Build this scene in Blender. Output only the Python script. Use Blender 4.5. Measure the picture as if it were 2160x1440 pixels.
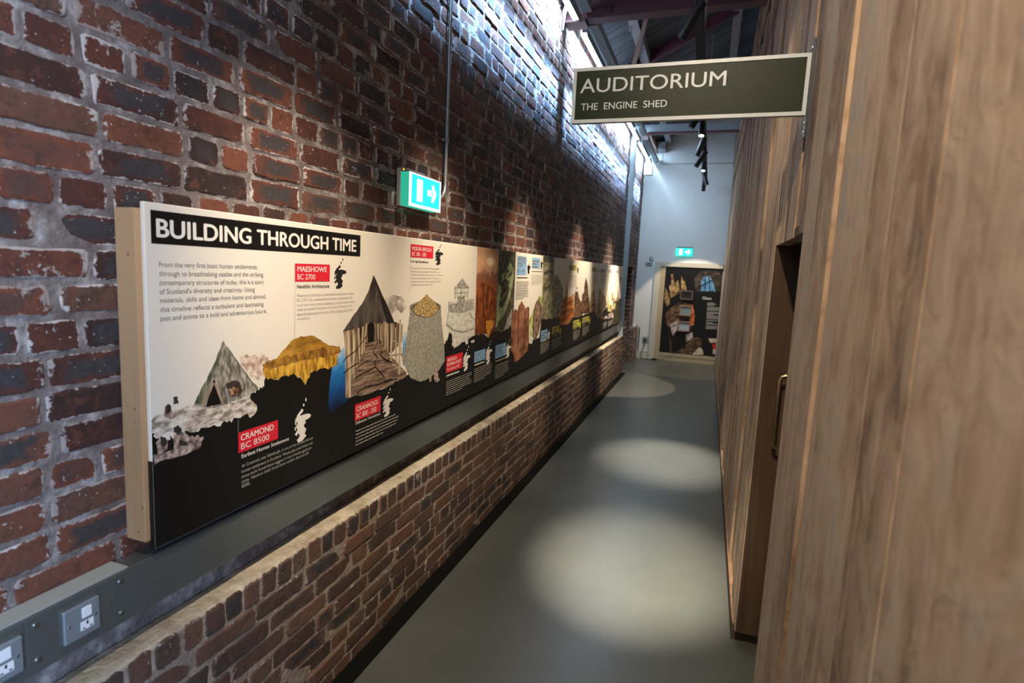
import bpy, bmesh, math, random
from mathutils import Vector, Matrix
from mathutils.geometry import tessellate_polygon
import numpy as np

for o in list(bpy.data.objects):
    bpy.data.objects.remove(o, do_unlink=True)
SC = bpy.context.scene
COL = SC.collection
random.seed(11)
R = math.radians
PI = math.pi

# ------------------------------------------------------------------ camera
YAW, PITCH, ROLL, FPX = 0.326074, -0.126994, 0.048656, 1199.18
EYE = Vector((0, 0, 1.70))
fw = Vector((-math.sin(YAW)*math.cos(PITCH), math.cos(YAW)*math.cos(PITCH), math.sin(PITCH)))
rt = Vector((math.cos(YAW), math.sin(YAW), 0))
up = rt.cross(fw)
cR = math.cos(ROLL)*rt + math.sin(ROLL)*up
cU = -math.sin(ROLL)*rt + math.cos(ROLL)*up
cam = bpy.data.cameras.new('camera')
cam.sensor_width = 36.0
cam.lens = FPX*36.0/2160.0
cam.clip_start = 0.02
cam.dof.use_dof = True
cam.dof.focus_distance = 2.6
cam.dof.aperture_fstop = 2.8
camo = bpy.data.objects.new('camera', cam)
COL.objects.link(camo)
camo.matrix_world = Matrix(((cR.x, cU.x, -fw.x, EYE.x), (cR.y, cU.y, -fw.y, EYE.y),
                            (cR.z, cU.z, -fw.z, EYE.z), (0, 0, 0, 1)))
SC.camera = camo

# ------------------------------------------------------------------ world, view, large lights
SC.view_settings.view_transform = 'Standard'
SC.view_settings.look = 'None'
SC.view_settings.gamma = 1.0
SC.view_settings.use_curve_mapping = False
SC.view_settings.exposure = 0.0
SC.cycles.use_denoising = True
SC.cycles.sample_clamp_indirect = 6.0
wd = bpy.data.worlds.new('daylight')
SC.world = wd
wd.use_nodes = True
wd.node_tree.nodes['Background'].inputs[0].default_value = (0.56, 0.75, 1.0, 1)
wd.node_tree.nodes['Background'].inputs[1].default_value = 0.25

COOL = (0.62, 0.80, 1.0)
WARM = (1.0, 0.82, 0.60)

def area(name, loc, direction, sx, sy, power, color, spread=180, along=Vector((0, 1, 0))):
    l = bpy.data.lights.new(name, 'AREA')
    l.shape = 'RECTANGLE'; l.size = sx; l.size_y = sy
    l.energy = power; l.color = color; l.spread = R(spread)
    o = bpy.data.objects.new(name, l)
    COL.objects.link(o)
    z = -Vector(direction).normalized()
    y = (along - along.dot(z)*z).normalized()
    x = y.cross(z)
    o.matrix_world = Matrix(((x.x, y.x, z.x, loc[0]), (x.y, y.y, z.y, loc[1]), (x.z, y.z, z.z, loc[2]), (0, 0, 0, 1)))
    return o

LED_RUNS = [(-2.0, 5.05), (5.32, 9.52), (9.80, 11.44)]
for y0, y1 in LED_RUNS:      # cool LED battens tucked under the eaves, aimed down the brick
    area('eaves_light', (-1.245, (y0+y1)/2, 4.028), (-math.sin(R(31)), 0, -math.cos(R(31))), 0.02, y1-y0, 52*(y1-y0), (0.44, 0.69, 1.0), 62)
    area('eaves_throw', (-1.262, (y0+y1)/2, 3.831), (-math.sin(R(13.5)), 0, -math.cos(R(13.5))), 0.012, y1-y0, 24*(y1-y0), (0.28, 0.57, 1.0), 12)
area('eaves_fill', (-1.20, 10.8, 3.80), (.45, .35, -1), 0.02, 1.8, 32, (0.50, 0.74, 1.0), 170)  # added fill without a fitting of its own, brightens the end wall
area('eaves_fill', (-1.20, 8.6, 3.80), (.5, .3, -1), 0.02, 1.6, 30, (0.55, 0.77, 1.0), 170)   # second added fill, lifts the grey cross beam
# tall glazed entrance behind the photographer, round the near end of the wooden wall
area('entrance_daylight', (2.5, -2.2, 2.3), (-1, 0.52, -0.02), 1.7, 2.8, 300, (0.46, 0.66, 1.0), 140, Vector((0, 0, 1)))

# ------------------------------------------------------------------ pixel -> point on a known plane (photo frame 2160x1440)
def ray(u, v):
    return fw + cR*((u-1080)/FPX) + cU*((720-v)/FPX)
XP = -1.315
def pp(u, v):                # point of the printed panel face: (y, z)
    d = ray(u, v); t = XP/d.x
    p = EYE + d*t
    return (p.y, p.z)
YE = 11.88
def pe(u, v, y=YE):          # point of the end wall: (x, z)
    d = ray(u, v); t = y/d.y
    p = EYE + d*t
    return (p.x, p.z)

# ------------------------------------------------------------------ materials
MATS = {}
def nt(name):
    m = bpy.data.materials.new(name); m.use_nodes = True
    t = m.node_tree
    return m, t, t.nodes, t.links, t.nodes['Principled BSDF']
def plain(name, c, rough=0.5, metal=0.0, spec=0.5, bump=0.0, bscale=80, vary=0.0, vscale=6):
    if name in MATS: return MATS[name]
    m, t, n, l, b = nt(name)
    b.inputs['Base Color'].default_value = (*c, 1)
    b.inputs['Roughness'].default_value = rough
    b.inputs['Metallic'].default_value = metal
    b.inputs['Specular IOR Level'].default_value = spec
    tc = n.new('ShaderNodeTexCoord')
    if vary:
        nz = n.new('ShaderNodeTexNoise'); nz.inputs['Scale'].default_value = vscale; nz.inputs['Detail'].default_value = 5
        l.new(tc.outputs['Object'], nz.inputs['Vector'])
        mx = n.new('ShaderNodeMix'); mx.data_type = 'RGBA'
        mx.inputs['A'].default_value = (*[x*(1-vary) for x in c], 1)
        mx.inputs['B'].default_value = (*[min(1, x*(1+vary)) for x in c], 1)
        l.new(nz.outputs['Fac'], mx.inputs['Factor']); l.new(mx.outputs['Result'], b.inputs['Base Color'])
    if bump:
        nz2 = n.new('ShaderNodeTexNoise'); nz2.inputs['Scale'].default_value = bscale; nz2.inputs['Detail'].default_value = 4
        l.new(tc.outputs['Object'], nz2.inputs['Vector'])
        bp = n.new('ShaderNodeBump'); bp.inputs['Strength'].default_value = bump; bp.inputs['Distance'].default_value = 0.004
        l.new(nz2.outputs['Fac'], bp.inputs['Height']); l.new(bp.outputs['Normal'], b.inputs['Normal'])
    MATS[name] = m
    return m
def emit(name, c, s):
    if name in MATS: return MATS[name]
    m, t, n, l, b = nt(name)
    b.inputs['Base Color'].default_value = (0, 0, 0, 1)
    b.inputs['Emission Color'].default_value = (*c, 1)
    b.inputs['Emission Strength'].default_value = s
    MATS[name] = m
    return m
def art(name, cols, scale=(40, 40), rough=0.55, detail=6, lo=0.35, hi=0.65, dist=0.0):
    """mottled print ink: colours along a ramp driven by noise; scale = (along panel, up)"""
    if name in MATS: return MATS[name]
    m, t, n, l, b = nt(name)
    b.inputs['Roughness'].default_value = rough
    b.inputs['Specular IOR Level'].default_value = 0.3
    tc = n.new('ShaderNodeTexCoord'); mp = n.new('ShaderNodeMapping')
    mp.inputs['Scale'].default_value = (scale[0], scale[0], scale[1])
    l.new(tc.outputs['Object'], mp.inputs['Vector'])
    nz = n.new('ShaderNodeTexNoise'); nz.inputs['Scale'].default_value = 1; nz.inputs['Detail'].default_value = detail
    nz.inputs['Distortion'].default_value = dist
    l.new(mp.outputs['Vector'], nz.inputs['Vector'])
    rp = n.new('ShaderNodeValToRGB')
    e = rp.color_ramp.elements
    k = len(cols)
    e[0].position = lo; e[0].color = (*cols[0], 1)
    e[1].position = hi; e[1].color = (*cols[-1], 1)
    for i in range(1, k-1):
        x = e.new(lo+(hi-lo)*i/(k-1)); x.color = (*cols[i], 1)
    l.new(nz.outputs['Fac'], rp.inputs['Fac']); l.new(rp.outputs['Color'], b.inputs['Base Color'])
    MATS[name] = m
    return m
def art_grad(name, stops, z0, z1, noise=0.15, scale=20):
    """print whose colour changes up the picture (a sunset, water), with a little mottling"""
    if name in MATS: return MATS[name]
    m, t, n, l, b = nt(name)
    b.inputs['Roughness'].default_value = 0.55; b.inputs['Specular IOR Level'].default_value = 0.3
    tc = n.new('ShaderNodeTexCoord'); sx = n.new('ShaderNodeSeparateXYZ')
    l.new(tc.outputs['Object'], sx.inputs[0])
    nz = n.new('ShaderNodeTexNoise'); nz.inputs['Scale'].default_value = scale; nz.inputs['Detail'].default_value = 5
    l.new(tc.outputs['Object'], nz.inputs['Vector'])
    mr = n.new('ShaderNodeMapRange'); mr.inputs['From Min'].default_value = z0-0.92; mr.inputs['From Max'].default_value = z1-0.92
    l.new(sx.outputs['Z'], mr.inputs['Value'])
    ma = n.new('ShaderNodeMath'); ma.operation = 'MULTIPLY_ADD'; ma.inputs[1].default_value = noise; ma.inputs[2].default_value = -noise/2
    l.new(nz.outputs['Fac'], ma.inputs[0])
    ad = n.new('ShaderNodeMath'); ad.operation = 'ADD'
    l.new(mr.outputs['Result'], ad.inputs[0]); l.new(ma.outputs['Value'], ad.inputs[1])
    rp = n.new('ShaderNodeValToRGB'); e = rp.color_ramp.elements
    e[0].position = stops[0][0]; e[0].color = (*stops[0][1], 1)
    e[1].position = stops[-1][0]; e[1].color = (*stops[-1][1], 1)
    for p, c in stops[1:-1]:
        x = e.new(p); x.color = (*c, 1)
    l.new(ad.outputs['Value'], rp.inputs['Fac']); l.new(rp.outputs['Color'], b.inputs['Base Color'])
    MATS[name] = m
    return m

def brick_mat(name, ramp, burn, white, mort_bleed):
    m, t, n, l, b = nt(name)
    b.inputs['Roughness'].default_value = 0.85
    b.inputs['Specular IOR Level'].default_value = 0.25
    tc = n.new('ShaderNodeTexCoord')
    at = n.new('ShaderNodeAttribute'); at.attribute_name = 'tone'
    sp = n.new('ShaderNodeSeparateColor'); l.new(at.outputs['Color'], sp.inputs[0])
    uv = n.new('ShaderNodeUVMap'); uv.uv_map = 'UVMap'
    su = n.new('ShaderNodeSeparateXYZ'); l.new(uv.outputs['UV'], su.inputs[0])
    def math_(op, a, b_=None, c_=None):
        q = n.new('ShaderNodeMath'); q.operation = op
        for i, v in enumerate((a, b_, c_)):
            if v is None: continue
            if isinstance(v, (int, float)): q.inputs[i].default_value = v
            else: l.new(v, q.inputs[i])
        return q.outputs[0]
    def noise(scale, detail=5, rough=0.6, dist=0, vec=None):
        q = n.new('ShaderNodeTexNoise'); q.inputs['Scale'].default_value = scale; q.inputs['Detail'].default_value = detail
        q.inputs['Roughness'].default_value = rough; q.inputs['Distortion'].default_value = dist
        l.new(vec or tc.outputs['Object'], q.inputs['Vector'])
        return q.outputs['Fac']
    def smooth(v, a, b_):
        q = n.new('ShaderNodeMapRange'); q.interpolation_type = 'SMOOTHSTEP'
        q.inputs['From Min'].default_value = a; q.inputs['From Max'].default_value = b_
        l.new(v, q.inputs['Value']); return q.outputs['Result']
    def mix(f, a, b_):
        q = n.new('ShaderNodeMix'); q.data_type = 'RGBA'
        l.new(f, q.inputs['Factor'])
        for s, v in (('A', a), ('B', b_)):
            if isinstance(v, tuple): q.inputs[s].default_value = (*v, 1)
            else: l.new(v, q.inputs[s])
        return q.outputs['Result']
    rp = n.new('ShaderNodeValToRGB'); rp.color_ramp.interpolation = 'LINEAR'
    e = rp.color_ramp.elements
    e[0].position = 0; e[0].color = (*ramp[0], 1); e[1].position = 1; e[1].color = (*ramp[-1], 1)
    for i in range(1, len(ramp)-1):
        x = e.new(i/(len(ramp)-1)); x.color = (*ramp[i], 1)
    big = noise(9, 4)
    tone = math_('ADD', sp.outputs[0], math_('MULTIPLY_ADD', big, 0.5, -0.25))
    l.new(tone, rp.inputs['Fac'])
    col = rp.outputs['Color']
    fine = noise(55, 6, 0.7)
    col = mix(math_('MULTIPLY', smooth(fine, 0.4, 0.75), 0.45), col, (0.06, 0.022, 0.016))
    mot = noise(26, 5, 0.65, 0.5)
    col = mix(math_('MULTIPLY', smooth(mot, 0.5, 0.72), 0.55), col, ramp[-2])
    col = mix(math_('MULTIPLY', smooth(mot, 0.48, 0.30), 0.55), col, ramp[0])
    # kiln-burnt hearts: oval patch inside each brick
    du = math_('ABSOLUTE', math_('SUBTRACT', su.outputs[0], 0.5))
    dv = math_('ABSOLUTE', math_('SUBTRACT', su.outputs[1], 0.5))
    r = math_('MAXIMUM', du, dv)
    edge = math_('ADD', r, math_('MULTIPLY_ADD', noise(22, 4, 0.6, 1.0), 0.55, -0.28))
    heart = math_('SUBTRACT', 1.0, smooth(edge, 0.22, 0.40))
    heart = math_('MULTIPLY', heart, smooth(sp.outputs[1], 1-burn, 1-burn+0.2))
    col = mix(math_('MULTIPLY', heart, 0.9), col, mix(fine, (0.012, 0.014, 0.018), (0.07, 0.07, 0.075)))
    # lime smears, denser near the joints
    rim = smooth(r, 0.36, 0.5)
    w1 = noise(38, 7, 0.68, 0.8)
    w0 = noise(3.2, 3)
    thr = math_('SUBTRACT', 0.665, math_('MULTIPLY', rim, mort_bleed))
    wv = math_('ADD', w1, math_('MULTIPLY_ADD', w0, 0.6, -0.32))
    wm = smooth(math_('SUBTRACT', wv, thr), 0.0, 0.07)
    wm = math_('MULTIPLY', wm, math_('MULTIPLY_ADD', sp.outputs[2], 0.6, 0.4))
    col = mix(math_('MULTIPLY', wm, white), col, (0.50, 0.48, 0.47))
    sk = smooth(math_('ADD', noise(95, 2, 0.5), math_('MULTIPLY_ADD', w0, 0.25, -0.125)), 0.70, 0.75)
    col = mix(math_('MULTIPLY', sk, white*0.75), col, (0.48, 0.46, 0.46))
    l.new(col, b.inputs['Base Color'])
    bp = n.new('ShaderNodeBump'); bp.inputs['Strength'].default_value = 0.9; bp.inputs['Distance'].default_value = 0.006
    l.new(math_('ADD', math_('MULTIPLY', fine, 0.6), math_('MULTIPLY', w1, 0.6)), bp.inputs['Height'])
    l.new(bp.outputs['Normal'], b.inputs['Normal'])
    return m
def mortar_mat(name, a, c, bright):
    m, t, n, l, b = nt(name)
    b.inputs['Roughness'].default_value = 0.95; b.inputs['Specular IOR Level'].default_value = 0.2
    tc = n.new('ShaderNodeTexCoord')
    n1 = n.new('ShaderNodeTexNoise'); n1.inputs['Scale'].default_value = 14; n1.inputs['Detail'].default_value = 8; n1.inputs['Roughness'].default_value = 0.7
    l.new(tc.outputs['Object'], n1.inputs['Vector'])
    rp = n.new('ShaderNodeValToRGB'); e = rp.color_ramp.elements
    e[0].position = 0.32; e[0].color = (*a, 1); e[1].position = 0.70; e[1].color = (*bright, 1)
    x = e.new(0.52); x.color = (*c, 1)
    l.new(n1.outputs['Fac'], rp.inputs['Fac']); l.new(rp.outputs['Color'], b.inputs['Base Color'])
    n2 = n.new('ShaderNodeTexNoise'); n2.inputs['Scale'].default_value = 70; n2.inputs['Detail'].default_value = 6
    l.new(tc.outputs['Object'], n2.inputs['Vector'])
    bp = n.new('ShaderNodeBump'); bp.inputs['Strength'].default_value = 0.8; bp.inputs['Distance'].default_value = 0.008
    l.new(n2.outputs['Fac'], bp.inputs['Height']); l.new(bp.outputs['Normal'], b.inputs['Normal'])
    return m
def wood_mat(name, cols, grain=(90, 90, 2.2), rough=0.75, bump=0.5, knots=True, attr=True, gscale=1.0, blotch=0.0):
    m, t, n, l, b = nt(name)
    b.inputs['Roughness'].default_value = rough; b.inputs['Specular IOR Level'].default_value = 0.25
    tc = n.new('ShaderNodeTexCoord')
    mp = n.new('ShaderNodeMapping'); mp.inputs['Scale'].default_value = grain
    src = tc.outputs['Object']
    if attr:
        at = n.new('ShaderNodeAttribute'); at.attribute_name = 'tone'
        va = n.new('ShaderNodeVectorMath'); va.operation = 'MULTIPLY_ADD'
        l.new(at.outputs['Color'], va.inputs[0]); va.inputs[1].default_value = (0, 0, 9); l.new(tc.outputs['Object'], va.inputs[2])
        src = va.outputs[0]
    l.new(src, mp.inputs['Vector'])
    g = n.new('ShaderNodeTexNoise'); g.inputs['Scale'].default_value = gscale; g.inputs['Detail'].default_value = 7; g.inputs['Roughness'].default_value = 0.62; g.inputs['Distortion'].default_value = 0.35
    l.new(mp.outputs['Vector'], g.inputs['Vector'])
    mp2 = n.new('ShaderNodeMapping'); mp2.inputs['Scale'].default_value = (grain[0]*.13, grain[1]*.13, grain[2]*.55)
    l.new(src, mp2.inputs['Vector'])
    g2 = n.new('ShaderNodeTexNoise'); g2.inputs['Scale'].default_value = 1; g2.inputs['Detail'].default_value = 5; g2.inputs['Distortion'].default_value = 0.6
    l.new(mp2.outputs['Vector'], g2.inputs['Vector'])
    ad = n.new('ShaderNodeMath'); ad.operation = 'MULTIPLY_ADD'; ad.inputs[1].default_value = 0.30
    l.new(g.outputs['Fac'], ad.inputs[0])
    m2 = n.new('ShaderNodeMath'); m2.operation = 'MULTIPLY'; m2.inputs[1].default_value = 0.70
    l.new(g2.outputs['Fac'], m2.inputs[0]); l.new(m2.outputs[0], ad.inputs[2])
    val = ad.outputs[0]
    if attr:
        sp = n.new('ShaderNodeSeparateColor'); l.new(at.outputs['Color'], sp.inputs[0])
        a2 = n.new('ShaderNodeMath'); a2.operation = 'MULTIPLY_ADD'; a2.inputs[1].default_value = 0.22
        l.new(sp.outputs[0], a2.inputs[0]); l.new(val, a2.inputs[2])
        a3 = n.new('ShaderNodeMath'); a3.operation = 'SUBTRACT'; a3.inputs[1].default_value = 0.11
        l.new(a2.outputs[0], a3.inputs[0]); val = a3.outputs[0]
    mpb = n.new('ShaderNodeMapping'); mpb.inputs['Scale'].default_value = (15, 15, 8.0)
    l.new(src, mpb.inputs['Vector'])
    gb = n.new('ShaderNodeTexNoise'); gb.inputs['Scale'].default_value = 1; gb.inputs['Detail'].default_value = 7; gb.inputs['Roughness'].default_value = 0.65; gb.inputs['Distortion'].default_value = 0.8
    l.new(mpb.outputs['Vector'], gb.inputs['Vector'])
    ab = n.new('ShaderNodeMath'); ab.operation = 'MULTIPLY_ADD'; ab.inputs[1].default_value = blotch
    l.new(gb.outputs['Fac'], ab.inputs[0]); l.new(val, ab.inputs[2])
    ac = n.new('ShaderNodeMath'); ac.operation = 'SUBTRACT'; ac.inputs[1].default_value = blotch*.5
    l.new(ab.outputs[0], ac.inputs[0]); val = ac.outputs[0]
    rp = n.new('ShaderNodeValToRGB'); e = rp.color_ramp.elements
    e[0].position = 0.28; e[0].color = (*cols[0], 1); e[1].position = 0.72; e[1].color = (*cols[-1], 1)
    for i in range(1, len(cols)-1):
        x = e.new(0.28+0.44*i/(len(cols)-1)); x.color = (*cols[i], 1)
    l.new(val, rp.inputs['Fac'])
    col = rp.outputs['Color']
    if knots:
        v = n.new('ShaderNodeTexVoronoi'); v.feature = 'DISTANCE_TO_EDGE' if False else 'F1'
        mp3 = n.new('ShaderNodeMapping'); mp3.inputs['Scale'].default_value = (9, 9, 2.6)
        l.new(src, mp3.inputs['Vector']); l.new(mp3.outputs['Vector'], v.inputs['Vector'])
        mr = n.new('ShaderNodeMapRange'); mr.inputs['From Min'].default_value = 0.03; mr.inputs['From Max'].default_value = 0.09
        mr.inputs['To Min'].default_value = 0.7; mr.inputs['To Max'].default_value = 0
        l.new(v.outputs['Distance'], mr.inputs['Value'])
        mx = n.new('ShaderNodeMix'); mx.data_type = 'RGBA'; mx.inputs['B'].default_value = (*[c*.45 for c in cols[0]], 1)
        l.new(mr.outputs['Result'], mx.inputs['Factor']); l.new(col, mx.inputs['A']); col = mx.outputs['Result']
    l.new(col, b.inputs['Base Color'])
    bp = n.new('ShaderNodeBump'); bp.inputs['Strength'].default_value = bump; bp.inputs['Distance'].default_value = 0.006
    l.new(val, bp.inputs['Height']); l.new(bp.outputs['Normal'], b.inputs['Normal'])
    return m

M = MATS
M['brick'] = brick_mat('old_red_brick', [(0.030, 0.020, 0.020), (0.066, 0.027, 0.022), (0.110, 0.040, 0.029), (0.165, 0.060, 0.036), (0.11, 0.062, 0.045)], 0.55, 1.0, 0.26)
M['brick_low'] = brick_mat('brown_red_brick', [(0.060, 0.047, 0.042), (0.092, 0.060, 0.049), (0.125, 0.076, 0.058), (0.175, 0.092, 0.064), (0.135, 0.098, 0.078)], 0.30, 0.6, 0.15)
M['brick_pale'] = brick_mat('limewashed_brick', [(0.16, 0.09, 0.075), (0.20, 0.10, 0.085), (0.26, 0.15, 0.12), (0.30, 0.17, 0.14)], 0.1, 0.9, 0.24)
M['mortar'] = mortar_mat('grey_lime_mortar', (0.105, 0.085, 0.080), (0.18, 0.155, 0.150), (0.42, 0.41, 0.41))
M['mortar_low'] = mortar_mat('sandy_lime_mortar', (0.21, 0.17, 0.14), (0.30, 0.25, 0.205), (0.42, 0.37, 0.315))
M['lime_top'] = mortar_mat('lime_flaunching', (0.26, 0.215, 0.16), (0.42, 0.37, 0.29), (0.56, 0.51, 0.42))
M['wood'] = wood_mat('weathered_larch', [(0.145, 0.088, 0.050), (0.245, 0.158, 0.094), (0.325, 0.220, 0.138), (0.385, 0.275, 0.180), (0.30, 0.245, 0.185)], grain=(40, 40, 1.8), bump=1.0, blotch=0.75)
M['wood_edge'] = wood_mat('lit_larch_ledge', [(0.16, 0.085, 0.04), (0.28, 0.16, 0.08), (0.34, 0.20, 0.11)], knots=False)
M['wood_dark'] = wood_mat('brown_oiled_larch', [(0.045, 0.024, 0.012), (0.085, 0.047, 0.023), (0.12, 0.07, 0.036)], knots=True)
M['ply'] = wood_mat('pale_softwood', [(0.34, 0.20, 0.10), (0.44, 0.28, 0.155), (0.48, 0.32, 0.18)], grain=(30, 14, 1.6), knots=True, attr=False, bump=0.1, rough=0.6)
M['deck'] = wood_mat('dark_stained_roof_boards', [(0.040, 0.045, 0.055), (0.080, 0.085, 0.095), (0.125, 0.125, 0.13)], grain=(2.2, 60, 2.2), knots=False, rough=0.6)
M['white'] = plain('white_emulsion', (0.72, 0.72, 0.70), 0.8, bump=0.15, bscale=30, vary=0.03)
M['cream'] = plain('cream_satin_paint', (0.60, 0.55, 0.44), 0.5, vary=0.03)
M['steel_grey'] = plain('grey_painted_steel', (0.32, 0.38, 0.42), 0.45, 0.0, vary=0.08)
M['galv'] = plain('galvanised_steel', (0.36, 0.40, 0.42), 0.38, 0.7, vary=0.12, vscale=30)
M['trunk'] = plain('gunmetal_anodised_steel', (0.24, 0.265, 0.27), 0.30, 0.75, vary=0.10, vscale=9)
M['oxide'] = plain('red_oxide_painted_steel', (0.085, 0.032, 0.036), 0.5, vary=0.2, vscale=8)
M['oxide2'] = plain('maroon_painted_steel', (0.11, 0.026, 0.040), 0.5, vary=0.15)
M['rust'] = plain('brown_timber_brace', (0.15, 0.085, 0.06), 0.7, vary=0.2)
M['purlin'] = plain('grey_steel_purlin', (0.21, 0.20, 0.21), 0.55, vary=0.1)
M['black'] = plain('satin_black_metal', (0.014, 0.015, 0.015), 0.3, 0.3)
M['blackmat'] = plain('matt_black', (0.008, 0.008, 0.009), 0.7)
M['chrome'] = plain('brushed_chrome', (0.55, 0.57, 0.58), 0.28, 1.0)
M['satin'] = plain('satin_steel_plate', (0.36, 0.42, 0.47), 0.4, 0.6)
M['whiteplastic'] = plain('white_plastic', (0.78, 0.80, 0.82), 0.4)
M['greyplastic'] = plain('grey_plastic', (0.16, 0.16, 0.16), 0.5)
M['beige'] = plain('beige_enclosure', (0.42, 0.39, 0.35), 0.5)
M['print_white'] = plain('warm_white_print', (0.72, 0.68, 0.60), 0.5, spec=0.35)
M['print_edge'] = plain('white_board_edge', (0.70, 0.70, 0.72), 0.5)
M['print_black'] = plain('black_print', (0.0065, 0.0060, 0.0055), 0.42, spec=0.35)
M['ink'] = plain('dark_grey_ink', (0.17, 0.15, 0.125), 0.6)
M['ink_black'] = plain('black_ink', (0.012, 0.011, 0.010), 0.6)
M['ink_grey'] = plain('mid_grey_ink', (0.36, 0.33, 0.29), 0.6)
M['ink_white'] = plain('white_ink', (0.74, 0.71, 0.66), 0.6)
M['ink_dim'] = plain('soft_white_ink', (0.40, 0.38, 0.34), 0.6)
M['red'] = plain('crimson_print', (0.62, 0.016, 0.035), 0.5)
M['blue'] = plain('sky_blue_print', (0.20, 0.39, 0.66), 0.5)
M['yellow'] = plain('acid_yellow_print', (0.52, 0.50, 0.045), 0.5)
M['purple'] = plain('plum_print', (0.13, 0.055, 0.12), 0.5)
M['pink'] = plain('dusty_pink_print', (0.50, 0.36, 0.38), 0.5)
M['sign_green'] = plain('dark_olive_green_vinyl', (0.007, 0.0115, 0.0028), 0.38, spec=0.09, bump=0.15, bscale=220)
M['sign_white'] = plain('off_white_vinyl', (0.30, 0.33, 0.33), 0.4)
M['bronze'] = plain('brass_handle', (0.45, 0.31, 0.16), 0.3, 1.0)

# floor: poured grey resin, semi gloss
m, t, n, l, b = nt('poured_grey_resin')
tc = n.new('ShaderNodeTexCoord')
nz = n.new('ShaderNodeTexNoise'); nz.inputs['Scale'].default_value = 1.6; nz.inputs['Detail'].default_value = 8; nz.inputs['Roughness'].default_value = 0.65
l.new(tc.outputs['Object'], nz.inputs['Vector'])
rp = n.new('ShaderNodeValToRGB'); e = rp.color_ramp.elements
e[0].position = 0.3; e[0].color = (0.074, 0.076, 0.061, 1); e[1].position = 0.7; e[1].color = (0.095, 0.096, 0.079, 1)
l.new(nz.outputs['Fac'], rp.inputs['Fac']); l.new(rp.outputs['Color'], b.inputs['Base Color'])
b.inputs['Roughness'].default_value = 0.33
b.inputs['Specular IOR Level'].default_value = 0.6
nz2 = n.new('ShaderNodeTexNoise'); nz2.inputs['Scale'].default_value = 5; nz2.inputs['Detail'].default_value = 3
l.new(tc.outputs['Object'], nz2.inputs['Vector'])
bp = n.new('ShaderNodeBump'); bp.inputs['Strength'].default_value = 0.12; bp.inputs['Distance'].default_value = 0.01
l.new(nz2.outputs['Fac'], bp.inputs['Height']); l.new(bp.outputs['Normal'], b.inputs['Normal'])
M['floor'] = m

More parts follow.
